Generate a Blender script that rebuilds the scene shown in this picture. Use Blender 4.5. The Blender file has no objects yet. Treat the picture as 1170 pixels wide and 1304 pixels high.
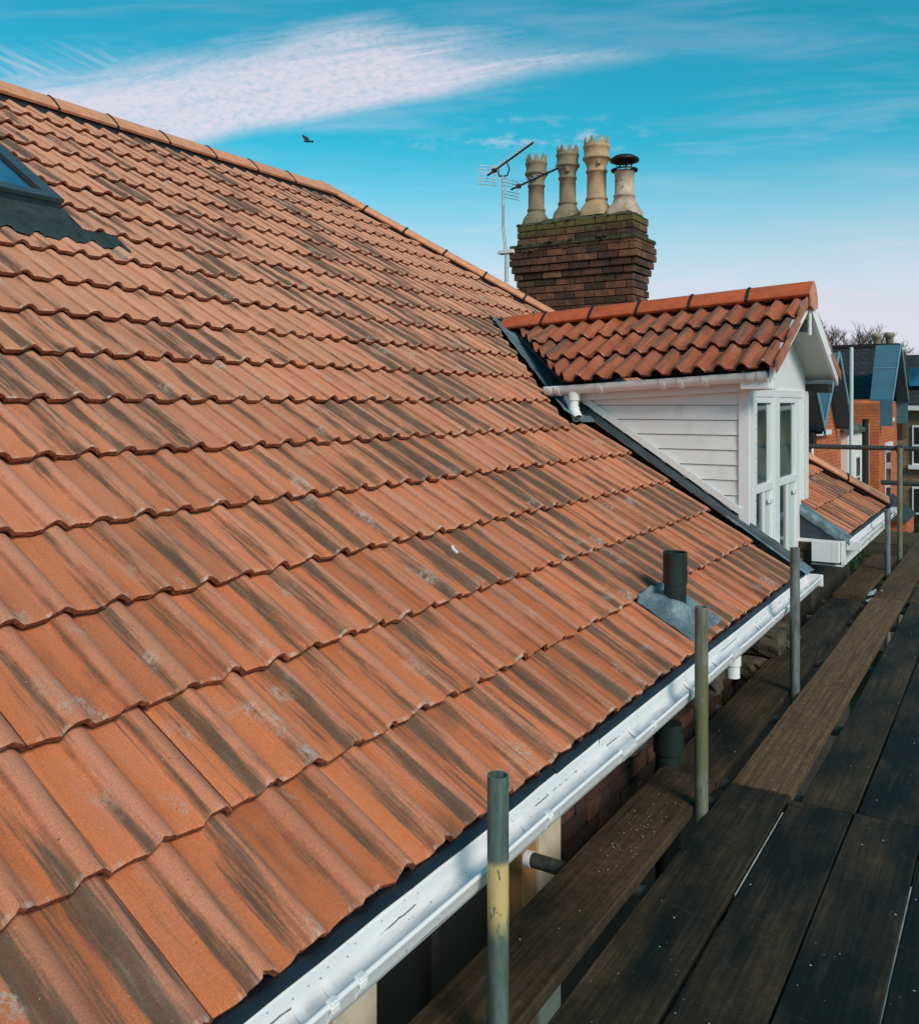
import bpy, bmesh, math, random
from mathutils import Vector, Matrix
R = math.radians
rnd = random.Random(7)
scene = bpy.context.scene
COL = scene.collection
# ------------------------------------------------------------------ camera
YAW = 0.5604
cam_d = bpy.data.cameras.new('camera'); cam = bpy.data.objects.new('camera', cam_d); COL.objects.link(cam)
cam.location = (0, 0, 0); cam.rotation_euler = (R(90), 0, YAW)
cam_d.sensor_fit = 'HORIZONTAL'; cam_d.sensor_width = 36; cam_d.lens = 1133.09/1170*36
cam_d.shift_x = -0.0021; cam_d.shift_y = -0.118
cam_d.clip_start = .05; cam_d.clip_end = 2000
scene.camera = cam
# ------------------------------------------------------------------ colour management
vs = scene.view_settings
vs.view_transform = 'Standard'; vs.look = 'None'; vs.exposure = 0.95; vs.gamma = 1.0; vs.use_curve_mapping = False
# ------------------------------------------------------------------ sun direction (towards the sun)
SUN_EL = R(36); sx, sy = 0.86, -0.51
SUN = Vector((sx*math.cos(SUN_EL), sy*math.cos(SUN_EL), math.sin(SUN_EL))).normalized()
sun_d = bpy.data.lights.new('sun', 'SUN'); sun_d.energy = 1.5; sun_d.angle = R(22); sun_d.color = (1, .87, .75)
sun = bpy.data.objects.new('sun', sun_d); COL.objects.link(sun)
sun.rotation_euler = SUN.to_track_quat('Z', 'Y').to_euler(); sun.location = (20, -12, 14)

# ------------------------------------------------------------------ node helper
class NT:
    def __init__(s, nt):
        s.nt = nt; s.n = nt.nodes; s.l = nt.links
    def node(s, typ, **kw):
        nd = s.n.new(typ)
        for k, v in kw.items():
            if k == 'ins':
                for kk, vv in v.items(): s.put(nd.inputs[kk], vv)
            else: setattr(nd, k, v)
        return nd
    def put(s, sock, v):
        if isinstance(v, bpy.types.NodeSocket): s.l.new(v, sock)
        elif v is not None:
            if sock.type == 'RGBA' and len(v) == 3: v = (*v, 1)
            sock.default_value = v
    def m(s, op, a, b=None, c=None, clamp=False):
        nd = s.n.new('ShaderNodeMath'); nd.operation = op; nd.use_clamp = clamp
        s.put(nd.inputs[0], a)
        if b is not None: s.put(nd.inputs[1], b)
        if c is not None: s.put(nd.inputs[2], c)
        return nd.outputs[0]
    def vm(s, op, a, b=None, sc=None):
        nd = s.n.new('ShaderNodeVectorMath'); nd.operation = op
        s.put(nd.inputs[0], a)
        if b is not None: s.put(nd.inputs[1], b)
        if sc is not None: s.put(nd.inputs['Scale'], sc)
        return nd.outputs['Value'] if op in ('DOT_PRODUCT', 'LENGTH') else nd.outputs[0]
    def mix(s, f, a, b, blend='MIX'):
        nd = s.n.new('ShaderNodeMix'); nd.data_type = 'RGBA'; nd.blend_type = blend
        s.put(nd.inputs[0], f); s.put(nd.inputs[6], a); s.put(nd.inputs[7], b)
        return nd.outputs[2]
    def step(s, v, lo, hi, a=0., b=1.):
        nd = s.n.new('ShaderNodeMapRange'); nd.interpolation_type = 'SMOOTHSTEP'
        s.put(nd.inputs[0], v); s.put(nd.inputs[1], lo); s.put(nd.inputs[2], hi); s.put(nd.inputs[3], a); s.put(nd.inputs[4], b)
        return nd.outputs[0]
    def noise(s, vec, scale=1., detail=3., rough=.55, w=None, dist=0.):
        nd = s.n.new('ShaderNodeTexNoise')
        if w is not None: nd.noise_dimensions = '4D'; s.put(nd.inputs['W'], w)
        s.put(nd.inputs['Vector'], vec); s.put(nd.inputs['Scale'], scale); s.put(nd.inputs['Detail'], detail)
        s.put(nd.inputs['Roughness'], rough); s.put(nd.inputs['Distortion'], dist)
        return nd.outputs[0]
    def ramp(s, f, pts):
        nd = s.n.new('ShaderNodeValToRGB'); cr = nd.color_ramp
        while len(cr.elements) < len(pts): cr.elements.new(.5)
        for e, (p, c) in zip(cr.elements, pts): e.position = p; e.color = (*c, 1) if len(c) == 3 else c
        s.put(nd.inputs[0], f); return nd.outputs[0]
    def xyz(s, x, y, z):
        nd = s.n.new('ShaderNodeCombineXYZ')
        for i, v in enumerate((x, y, z)): s.put(nd.inputs[i], v)
        return nd.outputs[0]
    def sep(s, v):
        nd = s.n.new('ShaderNodeSeparateXYZ'); s.put(nd.inputs[0], v); return nd.outputs
def material(name):
    mt = bpy.data.materials.new(name); mt.use_nodes = True
    t = NT(mt.node_tree); b = t.n['Principled BSDF']
    return mt, t, b
def obj_coord(t): return t.n.new('ShaderNodeTexCoord').outputs['Object']
def bump(t, b, h, dist, strength=1.):
    nd = t.node('ShaderNodeBump', ins={'Height': h, 'Distance': dist, 'Strength': strength}); t.l.new(nd.outputs[0], b.inputs['Normal'])

# ------------------------------------------------------------------ world: Nishita sky + high cloud
world = bpy.data.worlds.new('World'); scene.world = world; world.use_nodes = True
t = NT(world.node_tree); bg = t.n['Background']
sky = t.node('ShaderNodeTexSky'); sky.sky_type = 'NISHITA'; sky.sun_disc = False
sky.sun_elevation = SUN_EL; sky.sun_rotation = math.atan2(SUN.x, SUN.y); sky.air_density = 1.0; sky.dust_density = .35; sky.ozone_density = 3.0
dirv = t.node('ShaderNodeTexCoord').outputs['Generated']
RV = (math.cos(YAW), math.sin(YAW), 0); FV = (-math.sin(YAW), math.cos(YAW), 0)
rr = t.vm('DOT_PRODUCT', dirv, RV); dd = t.m('MAXIMUM', t.vm('DOT_PRODUCT', dirv, FV), .08)
zz = t.sep(dirv)[2]
U = t.m('DIVIDE', rr, dd); V = t.m('DIVIDE', zz, dd)     # tangent-plane coordinates of the northern sky
def px(u): return (u-587.5)/1133.09
def py(v): return (513.9-v)/1133.09
def curve(val, pts, lo, hi):
    nd = t.node('ShaderNodeFloatCurve'); c = nd.mapping.curves[0]
    f = t.m('DIVIDE', t.m('SUBTRACT', val, lo), hi-lo, clamp=True)
    P = [((a-lo)/(hi-lo), b) for a, b in pts]
    c.points[0].location = P[0]; c.points[-1].location = P[-1]
    for p_ in P[1:-1]: c.points.new(*p_)
    nd.mapping.update(); t.put(nd.inputs['Value'], f); return nd.outputs[0]
uv = t.xyz(U, V, 0)
warp = t.noise(uv, 5., 4., .6)
wv = t.m('MULTIPLY', t.m('SUBTRACT', warp, .5), .045)
up_edge = curve(U, [(px(-200), py(130)), (px(0), py(92)), (px(200), py(76)), (px(430), py(34)), (px(560), py(40)), (px(700), py(48)), (px(940), py(42))], px(-200), px(940))
lo_edge = curve(U, [(px(-200), py(300)), (px(120), py(235)), (px(250), py(190)), (px(420), py(158)), (px(560), py(128)), (px(700), py(100)), (px(940), py(66))], px(-200), px(940))
Vw = t.m('ADD', V, wv)
fib = t.noise(t.xyz(t.m('MULTIPLY', U, 4.), t.m('MULTIPLY', t.m('SUBTRACT', V, t.m('MULTIPLY', U, .17)), 34.), 5.), 1., 6., .68, dist=.5)
m_up = t.step(t.m('ADD', t.m('SUBTRACT', up_edge, Vw), t.m('MULTIPLY', t.m('SUBTRACT', fib, .5), .06)), -.016, .04)
m_lo = t.step(t.m('SUBTRACT', t.m('ADD', V, t.m('MULTIPLY', wv, .35)), lo_edge), -.006, .02)
ripple = t.noise(t.xyz(t.m('ADD', t.m('MULTIPLY', U, 95.), t.m('MULTIPLY', V, 60.)), t.m('SUBTRACT', t.m('MULTIPLY', V, 190.), t.m('MULTIPLY', U, 25.)), 0), 1., 4., .6, dist=.4)
tex = t.m('MULTIPLY', t.step(t.m('ADD', ripple, t.m('MULTIPLY', t.m('SUBTRACT', warp, .5), .5)), .25, .58, .70, 1.), t.step(t.m('ADD', fib, t.step(U, px(300), px(800), .12, -.12)), .32, .62, .55, 1.))
end_f = t.step(U, px(640), px(960), 1., 0.)
wing = t.m('MULTIPLY', t.m('MULTIPLY', m_up, m_lo), t.m('MULTIPLY', tex, end_f))
wing = t.m('MULTIPLY', wing, .90)
# rippled veil left of the wing
veil = t.noise(t.xyz(t.m('MULTIPLY', t.m('ADD', t.m('MULTIPLY', U, .5), V), 130.), t.m('MULTIPLY', U, 9.), 3.), 1., 2., .5)
veil_m = t.m('MULTIPLY', t.step(U, px(330), px(60)), t.m('MULTIPLY', t.step(V, py(40), py(90)), t.step(veil, .4, .7)))
veil_m = t.m('MULTIPLY', veil_m, .42)
# long thin streaks
st = t.noise(t.xyz(t.m('MULTIPLY', U, 3.0), t.m('MULTIPLY', t.m('ADD', V, t.m('MULTIPLY', U, -.03)), 22.), 1.7), 1., 5., .62, dist=.3)
hgt = t.step(V, .05, .42, 1., .12)
streak = t.m('MULTIPLY', t.step(st, .46, .76), t.m('ADD', t.m('MULTIPLY', hgt, .62), .06))
puff = t.noise(t.xyz(t.m('MULTIPLY', U, 26.), t.m('MULTIPLY', V, 60.), 8.), 1., 4., .6)
band = t.m('MULTIPLY', t.step(t.m('ABSOLUTE', t.m('SUBTRACT', V, py(172))), .03, .0), t.m('MULTIPLY', t.step(U, px(470), px(580)), t.step(U, px(860), px(720))))
puff_m = t.m('MULTIPLY', t.m('MULTIPLY', band, t.step(puff, .48, .72)), .5)
cloud = t.m('MAXIMUM', t.m('MAXIMUM', wing, veil_m), t.m('MAXIMUM', streak, puff_m), clamp=True)
horizon = t.m('MULTIPLY', t.step(t.m('ADD', zz, t.m('MULTIPLY', t.m('SUBTRACT', st, .5), .12)), .285, .07), .90)
skyc = t.mix(1., sky.outputs[0], (.09, .76, .66), 'MULTIPLY')
skyc = t.mix(horizon, skyc, (4.1, 3.65, 4.2))
skyc = t.mix(cloud, skyc, (4.05, 3.75, 4.25))
t.put(bg.inputs['Color'], skyc); bg.inputs['Strength'].default_value = .1

# ------------------------------------------------------------------ materials
def simple(name, col, rough=.6, metal=0., var=.25, scale=12., bmp=0., bscale=200., spec=.5, stretch=(1, 1, 1), dirt=None, dirt_amt=.0):
    mt, t, b = material(name)
    v = t.vm('MULTIPLY', obj_coord(t), stretch)
    n = t.noise(v, scale, 5., .6)
    rn = t.node('ShaderNodeObjectInfo').outputs['Random']
    k = t.m('ADD', t.step(n, .25, .75, 1-var, 1+var), t.m('MULTIPLY', t.m('SUBTRACT', rn, .5), var*.6))
    c = t.mix(1., col, t.xyz(k, k, k), 'MULTIPLY')
    if dirt:
        n2 = t.noise(v, scale*2.7, 6., .65)
        c = t.mix(t.m('MULTIPLY', t.step(n2, .5, .72), dirt_amt), c, dirt)
    t.put(b.inputs['Base Color'], c); b.inputs['Roughness'].default_value = rough; b.inputs['Metallic'].default_value = metal
    b.inputs['Specular IOR Level'].default_value = spec
    if bmp: bump(t, b, t.noise(v, bscale, 3., .6), bmp)
    return mt

def tile_mat(name, joined, cols, stain_shade_amt=1., lichen=1., pitch=.15):
    """clay tile: loc uv = metres across / up the tile, r = per-tile random"""
    mt, t, b = material(name)
    uvn = t.node('ShaderNodeUVMap'); uvn.uv_map = 'loc'
    s = t.sep(uvn.outputs[0]); x, y = s[0], s[1]
    if joined:
        a = t.node('ShaderNodeAttribute'); a.attribute_name = 'seed'; r = a.outputs['Fac']
    else: r = t.node('ShaderNodeObjectInfo').outputs['Random']
    W = t.m('MULTIPLY', r, 93.7)
    n1 = t.noise(t.xyz(t.m('MULTIPLY', x, 16.), t.m('MULTIPLY', y, 2.0), 0), 1., 4., .6, w=W, dist=.4)
    n1b = t.noise(t.xyz(t.m('MULTIPLY', x, 5.), t.m('MULTIPLY', y, 4.), 5.), 1., 2., .5, w=W)
    base = t.ramp(t.m('ADD', n1, t.m('MULTIPLY', t.m('SUBTRACT', n1b, .5), .5)), [(.3, cols[0]), (.47, cols[1]), (.62, cols[2]), (.8, cols[3])])
    hue = t.m('FRACT', t.m('MULTIPLY', r, 17.31))
    base = t.mix(t.step(hue, .35, 1., 0., .55), base, cols[1])
    val = t.step(t.m('FRACT', t.m('MULTIPLY', r, 41.7)), 0., 1., .78, 1.16)
    base = t.mix(1., base, t.xyz(val, val, val), 'MULTIPLY')
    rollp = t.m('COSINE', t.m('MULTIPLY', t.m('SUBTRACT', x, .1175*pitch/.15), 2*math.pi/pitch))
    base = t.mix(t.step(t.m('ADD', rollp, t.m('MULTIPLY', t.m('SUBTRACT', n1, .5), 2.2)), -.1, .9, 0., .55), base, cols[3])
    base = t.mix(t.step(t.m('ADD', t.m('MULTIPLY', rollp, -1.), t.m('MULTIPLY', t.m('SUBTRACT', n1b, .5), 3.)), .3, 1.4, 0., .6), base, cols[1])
    if pitch == .15:                          # the upper courses are mixed towards a paler tone
        pz = t.sep(t.node('ShaderNodeNewGeometry').outputs['Position'])[2]
        base = t.mix(t.step(t.m('ADD', pz, t.m('MULTIPLY', t.m('SUBTRACT', hue, .5), .5)), -.9, 1.1, 0., .60), base, (.70, .345, .23))
    # weather stains in long streaks, weighted to one roll flank to paint its shade
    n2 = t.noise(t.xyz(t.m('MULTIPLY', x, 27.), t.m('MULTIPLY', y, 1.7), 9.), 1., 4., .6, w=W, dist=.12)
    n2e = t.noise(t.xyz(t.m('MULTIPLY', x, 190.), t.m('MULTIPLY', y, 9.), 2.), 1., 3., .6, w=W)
    flank_shade = t.m('MULTIPLY', t.m('COSINE', t.m('MULTIPLY', t.m('SUBTRACT', x, .084*pitch/.15), 2*math.pi/pitch)), 1.)
    flank_shade = t.m('SUBTRACT', t.m('MULTIPLY', t.m('MAXIMUM', flank_shade, 0.), t.m('MAXIMUM', flank_shade, 0.)), .25)
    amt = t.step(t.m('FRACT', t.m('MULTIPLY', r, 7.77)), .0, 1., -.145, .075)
    sm = t.m('ADD', t.m('ADD', n2, t.m('MULTIPLY', flank_shade, .17)), t.m('ADD', amt, t.m('MULTIPLY', t.m('SUBTRACT', n2e, .5), .34)))
    stain_shade = t.m('MULTIPLY', t.step(sm, .51, .70), .90*stain_shade_amt, clamp=True)
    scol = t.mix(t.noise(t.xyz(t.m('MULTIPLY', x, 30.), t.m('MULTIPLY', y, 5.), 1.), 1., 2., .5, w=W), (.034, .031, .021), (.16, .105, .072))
    c = t.mix(stain_shade, base, scol)
    # shade at the foot of each roll, painted as a thin dark line
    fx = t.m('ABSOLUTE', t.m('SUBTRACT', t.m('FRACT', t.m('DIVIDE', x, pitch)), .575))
    foot_shade = t.m('MULTIPLY', t.step(fx, .055, .0), t.step(t.noise(t.xyz(t.m('MULTIPLY', x, 8.), t.m('MULTIPLY', y, 7.), 33.), 1., 4., .6, w=W), .3, .6, .25, .8))
    c = t.mix(t.m('MULTIPLY', foot_shade, stain_shade_amt*.8), c, (.13, .055, .03))
    # pale wash beside the stains
    n5 = t.noise(t.xyz(t.m('MULTIPLY', x, 30.), t.m('MULTIPLY', y, 3.), 19.), 1., 4., .6, w=W)
    c = t.mix(t.step(n5, .58, .8, 0., .42), c, (.42, .29, .22))
    # lichen / cement bloom
    n3 = t.noise(t.xyz(t.m('MULTIPLY', x, 9.), t.m('MULTIPLY', y, 5.), 4.), 1., 2., .5, w=W)
    n4 = t.noise(t.xyz(t.m('MULTIPLY', x, 90.), t.m('MULTIPLY', y, 60.), 3.), 1., 5., .7, w=W)
    li = t.m('MULTIPLY', t.step(n3, .60, .70), t.m('MULTIPLY', t.step(n4, .42, .62), .75*lichen))
    c = t.mix(li, c, (.43, .38, .33))
    # sandy grain and pits
    g = t.noise(t.xyz(x, y, 0), 520., 2., .6, w=W)
    gg = t.step(t.m('ADD', t.m('MULTIPLY', g, .6), t.m('MULTIPLY', t.noise(t.xyz(x, y, 0), 190., 3., .7, w=W), .4)), .28, .72, .66, 1.30)
    c = t.mix(1., c, t.xyz(gg, gg, gg), 'MULTIPLY')
    vor = t.node('ShaderNodeTexVoronoi', ins={'Vector': t.xyz(t.m('ADD', x, W), y, 0), 'Scale': 40.})
    pit = t.m('MULTIPLY', t.step(vor.outputs['Distance'], .10, .05), t.step(t.sep(vor.outputs['Color'])[0], .80, .82))
    c = t.mix(t.m('MULTIPLY', pit, .8), c, (.03, .02, .015))
    vor3 = t.node('ShaderNodeTexVoronoi', ins={'Vector': t.xyz(t.m('ADD', x, W), y, 4.), 'Scale': 75.})
    spk = t.m('MULTIPLY', t.step(vor3.outputs['Distance'], .13, .05), t.step(t.sep(vor3.outputs['Color'])[0], .90, .92))
    c = t.mix(t.m('MULTIPLY', spk, .65*lichen), c, (.60, .52, .46))
    # leading edge: broken face, dull red, with pale worn arris
    ez = t.noise(t.xyz(t.m('MULTIPLY', x, 120.), t.m('MULTIPLY', y, 160.), 7.), 1., 4., .7, w=W)
    ecol = t.ramp(ez, [(.35, (.07, .02, .012)), (.52, (.26, .075, .035)), (.72, (.42, .17, .10))])
    c = t.mix(t.step(y, .0012, -.0008), c, ecol)
    arr = t.m('MULTIPLY', t.step(t.m('ABSOLUTE', t.m('SUBTRACT', y, .004)), .009, .002), t.step(t.noise(t.xyz(t.m('MULTIPLY', x, 26.), 0, 0), 1., 4., .7, w=W), .5, .64))
    c = t.mix(t.m('MULTIPLY', arr, .7), c, (.55, .43, .36))
    t.put(b.inputs['Base Color'], c); b.inputs['Roughness'].default_value = .82; b.inputs['Specular IOR Level'].default_value = .35
    h = t.m('ADD', t.m('MULTIPLY', g, .5), t.m('ADD', t.m('MULTIPLY', ez, t.step(y, .01, -.001)), t.m('MULTIPLY', n4, .5)))
    bump(t, b, h, .0012)
    return mt
COLS = [(.30, .105, .06), (.57, .155, .055), (.55, .19, .10), (.50, .21, .135)]
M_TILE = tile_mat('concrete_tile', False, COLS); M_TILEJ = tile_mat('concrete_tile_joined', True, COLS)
COLS2 = [(.16, .045, .025), (.42, .10, .035), (.48, .16, .08), (.30, .08, .045)]
M_TILE2 = tile_mat('dormer_clay_tile', False, COLS2, stain_shade_amt=.9, lichen=.25, pitch=.1375)
M_RIDGE = simple('ridge_tile', (.62, .26, .14), .8, var=.18, scale=9, bmp=.0008, bscale=300, dirt=(.3, .2, .15), dirt_amt=.4)
M_RIDGE2 = simple('ridge_tile_red', (.54, .10, .028), .7, var=.2, scale=9, bmp=.0006, bscale=200, dirt=(.2, .06, .03), dirt_amt=.5)
M_BLACK = simple('black_membrane', (.012, .014, .017), .6, var=.3)
M_FELT = simple('eaves_felt', (.010, .016, .024), .45, var=.3)
M_LEAD = simple('lead_sheet', (.12, .175, .205), .55, metal=.1, var=.45, scale=9, bmp=.012, bscale=22, dirt=(.28, .31, .33), dirt_amt=.35)
M_LEADD = simple('lead_dark', (.028, .042, .05), .5, metal=.1, var=.35, scale=7, bmp=.003, bscale=12)
M_WHITE = simple('white_paint', (.78, .76, .745), .45, var=.04, scale=3, bmp=.0004, bscale=60, dirt=(.55, .52, .48), dirt_amt=.25)
M_UPVC = simple('white_upvc', (.80, .785, .785), .3, var=.03, scale=3, dirt=(.5, .47, .42), dirt_amt=.15)
M_CREAM = simple('cream_render', (.70, .60, .47), .7, var=.08, scale=8, dirt=(.45, .36, .26), dirt_amt=.4)
M_SOFFIT = simple('soffit_board', (.62, .63, .58), .6, var=.05, scale=4)
M_TIMBER = simple('raw_timber', (.42, .22, .09), .7, var=.25, scale=8, stretch=(1, 1, .2))
def glass_mat(name, tint, rough=.04):
    mt, t, b = material(name)
    n = t.noise(obj_coord(t), 1.7, 2., .5)
    t.put(b.inputs['Base Color'], t.mix(t.step(n, .35, .7), tint, tuple(min(1, c*2.6+.01) for c in tint)))
    b.inputs['Roughness'].default_value = rough; b.inputs['Specular IOR Level'].default_value = .8
    bump(t, b, t.noise(obj_coord(t), 2.2, 1., .5), .004)
    return mt
M_GLASS = glass_mat('window_glass', (.025, .045, .045))
M_GLASSB = glass_mat('skylight_glass', (.02, .10, .18))
M_CURT = simple('net_curtain', (.50, .56, .54), .8, var=.12, scale=20, stretch=(1, 1, .1))
M_FRAMEB = simple('skylight_cladding', (.05, .075, .09), .4, metal=.2, var=.15)
M_EPDM = simple('pleated_flashing', (.030, .044, .044), .5, var=.3, scale=20)
M_PIPE = simple('old_plastic_pipe', (.010, .019, .018), .45, var=.35, scale=9, stretch=(1, 1, .4), dirt=(.035, .05, .03), dirt_amt=.5)
def gutter_mat():
    mt, t, b = material('white_gutter')
    o = obj_coord(t)
    n = t.noise(o, 3., 4., .6); k = t.step(n, .2, .8, .93, 1.03)
    c = t.mix(1., (.82, .80, .80), t.xyz(k, k, k), 'MULTIPLY')
    s = t.sep(t.node('ShaderNodeNewGeometry').outputs['Position'])
    d = t.noise(t.vm('MULTIPLY', o, (60, 9, 60)), 1., 6., .7)
    # patchy grey towards the trough bottom, then dark grit specks
    low = t.step(s[2], -1.098, -1.118)
    c = t.mix(t.m('MULTIPLY', t.step(d, .42, .75), t.m('MULTIPLY', low, .55)), c, (.36, .38, .40))
    vor = t.node('ShaderNodeTexVoronoi', ins={'Vector': t.vm('MULTIPLY', o, (90, 60, 90)), 'Scale': 1.})
    sp = t.m('MULTIPLY', t.step(vor.outputs['Distance'], .22, .12), t.step(t.sep(vor.outputs['Color'])[0], .84, .86))
    c = t.mix(t.m('MULTIPLY', sp, .8), c, (.08, .07, .06))
    # thin dark tide line with gaps
    ln = t.m('MULTIPLY', t.step(t.m('ABSOLUTE', t.m('SUBTRACT', s[2], t.m('ADD', -1.102, t.m('MULTIPLY', t.m('SUBTRACT', t.noise(t.vm('MULTIPLY', o, (0, 7, 0)), 1., 5., .7), .5), .012)))), .0022, .0012), t.step(t.noise(t.vm('MULTIPLY', o, (0, 2.2, 0)), 1., 5., .75), .51, .57))
    c = t.mix(t.m('MULTIPLY', ln, .85), c, (.03, .025, .02))
    t.put(b.inputs['Base Color'], c); b.inputs['Roughness'].default_value = .38
    return mt
M_GUT = gutter_mat()
def galv_mat(name, col, paint=None, zlo=0, zhi=0):
    mt, t, b = material(name)
    o = t.node('ShaderNodeNewGeometry').outputs['Position']
    n = t.noise(t.vm('MULTIPLY', o, (50, 50, 9)), 1., 6., .7)
    n2 = t.noise(t.vm('MULTIPLY', o, (14, 14, 5)), 1., 3., .6)
    c = t.mix(t.step(n, .3, .7), tuple(c_*.45 for c_ in col), col)
    c = t.mix(t.step(n2, .55, .75, 0, .6), c, (.16, .12, .06))
    if paint:
        s = t.sep(o); m_ = t.m('MULTIPLY', t.step(s[2], zhi+.01, zhi-.01), t.step(s[2], zlo-.03, zlo+.05))
        n3 = t.noise(t.vm('MULTIPLY', o, (60, 60, 14)), 1., 5., .75)
        m_ = t.m('MULTIPLY', m_, t.step(n3, .40, .46))
        c = t.mix(m_, c, paint)
        b.inputs['Metallic'].default_value = .15
    else: b.inputs['Metallic'].default_value = .35
    t.put(b.inputs['Base Color'], c); b.inputs['Roughness'].default_value = .55
    bump(t, b, n, .0006)
    return mt
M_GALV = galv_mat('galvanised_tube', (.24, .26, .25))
M_GALV1 = galv_mat('green_tube_yellow_paint', (.13, .19, .17), (.66, .48, .20), -1.17, -1.018)
M_GALV2 = galv_mat('mossy_tube', (.24, .24, .19), (.15, .145, .07), -1.35, -.95)
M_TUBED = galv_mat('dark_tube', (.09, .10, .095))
def board_mat():
    mt, t, b = material('scaffold_board_wood')
    o = obj_coord(t); oi = t.node('ShaderNodeObjectInfo').outputs['Random']
    off = t.vm('ADD', o, t.xyz(t.m('MULTIPLY', oi, 31.), t.m('MULTIPLY', oi, 17.), 0))
    a = t.node('ShaderNodeAttribute'); a.attribute_type = 'OBJECT'; a.attribute_name = 'warm'; w = a.outputs['Fac']
    gr = t.noise(t.vm('MULTIPLY', off, (85, 3.2, 20)), 1., 5., .65, dist=.25)
    big = t.noise(t.vm('MULTIPLY', off, (3.5, 1.3, 1)), 1., 4., .6)
    mott = t.noise(off, 38., 5., .7)
    wm = t.m('ADD', w, t.m('MULTIPLY', t.m('SUBTRACT', big, .5), 1.5), clamp=True)
    c = t.mix(wm, (.0042, .0068, .0056), (.128, .074, .036))
    c = t.mix(1., c, t.ramp(t.m('ADD', t.m('MULTIPLY', gr, .55), t.m('MULTIPLY', mott, .45)), [(.3, (.35, .35, .35)), (.5, (.95, .95, .95)), (.72, (1.9, 1.85, 1.7))]), 'MULTIPLY')
    wv = t.node('ShaderNodeTexWave', ins={'Vector': t.vm('MULTIPLY', off, (1, .045, 1)), 'Scale': 11., 'Distortion': 14., 'Detail': 4., 'Detail Scale': 1.6})
    kk = t.step(wv.outputs['Fac'], .0, .5, .78, 1.06); c = t.mix(1., c, t.xyz(kk, kk, kk), 'MULTIPLY')
    cr_ = t.noise(t.vm('MULTIPLY', off, (44, 1.1, 1)), 1., 5., .7, dist=.4)
    c = t.mix(t.m('MULTIPLY', t.step(t.m('ABSOLUTE', t.m('SUBTRACT', cr_, .62)), .007, .001), .9), c, (.004, .004, .003))
    worn = t.m('MULTIPLY', t.step(t.noise(t.vm('MULTIPLY', off, (30, 2.2, 1)), 1., 4., .6), .58, .72), t.step(w, .2, .8, .12, .45))
    c = t.mix(worn, c, (.15, .115, .07))
    scuff = t.m('MULTIPLY', t.step(t.noise(t.vm('MULTIPLY', off, (9, 22, 1)), 1., 6., .8, dist=1.8), .58, .76), .26)
    c = t.mix(scuff, c, (.20, .20, .19))
    vor = t.node('ShaderNodeTexVoronoi', ins={'Vector': off, 'Scale': 62.})
    cl = t.step(t.noise(off, 4.5, 2., .5), .54, .68)
    sp = t.m('MULTIPLY', t.m('MULTIPLY', t.step(vor.outputs['Distance'], .15, .07), t.step(t.sep(vor.outputs['Color'])[0], .80, .83)), cl)
    c = t.mix(t.m('MULTIPLY', sp, .9), c, (.62, .60, .55))
    vor2 = t.node('ShaderNodeTexVoronoi', ins={'Vector': off, 'Scale': 13.})
    sp2 = t.m('MULTIPLY', t.step(vor2.outputs['Distance'], .05, .03), t.step(t.sep(vor2.outputs['Color'])[1], .78, .8))
    c = t.mix(t.m('MULTIPLY', sp2, .8), c, (.55, .53, .5))
    t.put(b.inputs['Base Color'], c); b.inputs['Roughness'].default_value = .78; b.inputs['Specular IOR Level'].default_value = .25
    bump(t, b, t.m('ADD', gr, t.m('MULTIPLY', mott, .5)), .0022)
    return mt
M_BOARD = board_mat()
def brick_piece_mat(name, cols, moss_z=None, wall=False):
    mt, t, b = material(name)
    o = t.node('ShaderNodeNewGeometry').outputs['Position']; r = t.node('ShaderNodeObjectInfo').outputs['Random']
    n = t.noise(o, 30., 5., .7)
    c = t.ramp(t.m('ADD', t.m('MULTIPLY', r, .7), t.m('MULTIPLY', n, .3)), [(.1, cols[0]), (.4, cols[1]), (.65, cols[2]), (.9, cols[3])])
    k = t.step(n, .25, .75, .6, 1.25); c = t.mix(1., c, t.xyz(k, k, k), 'MULTIPLY')
    soot = t.noise(o, 5., 4., .6)
    c = t.mix(t.step(soot, .45, .7, 0, .7), c, (.02, .017, .013))
    if moss_z is not None:
        s = t.sep(o); mz = t.m('ADD', s[2], t.m('MULTIPLY', t.m('SUBTRACT', t.noise(o, 9., 4., .7), .5), .5))
        c = t.mix(t.step(mz, moss_z-.05, moss_z+.1, 0, .85), c, t.mix(t.noise(o, 22., 3., .6), (.012, .024, .008), (.20, .17, .035)))
    t.put(b.inputs['Base Color'], c); b.inputs['Roughness'].default_value = .9; bump(t, b, t.noise(o, 120., 4., .7), .003)
    return mt
M_CHIM = brick_piece_mat('chimney_brick', [(.035, .018, .012), (.085, .036, .021), (.145, .06, .031), (.24, .098, .05)], 1.79)
M_WALLB = brick_piece_mat('old_wall_brick', [(.02, .010, .007), (.04, .017, .011), (.08, .03, .016), (.16, .065, .03)])
M_MORTAR = simple('sooty_mortar', (.035, .030, .024), .95, var=.4, scale=30)
M_FLAUNCH = simple('mossy_flaunching', (.045, .05, .022), .95, var=.6, scale=14, bmp=.01, bscale=30, dirt=(.16, .14, .05), dirt_amt=.6)
M_POT = simple('buff_clay_pot', (.43, .28, .155), .75, var=.28, scale=7, bmp=.001, bscale=80, dirt=(.16, .13, .075), dirt_amt=.5)
M_POTG = simple('grey_buff_clay_pot', (.27, .21, .13), .8, var=.3, scale=7, bmp=.001, bscale=80, dirt=(.10, .10, .06), dirt_amt=.55)
M_POTW = simple('pale_clay_pot', (.52, .39, .29), .7, var=.25, scale=9, bmp=.001, bscale=80, dirt=(.22, .12, .07), dirt_amt=.6)
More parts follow.
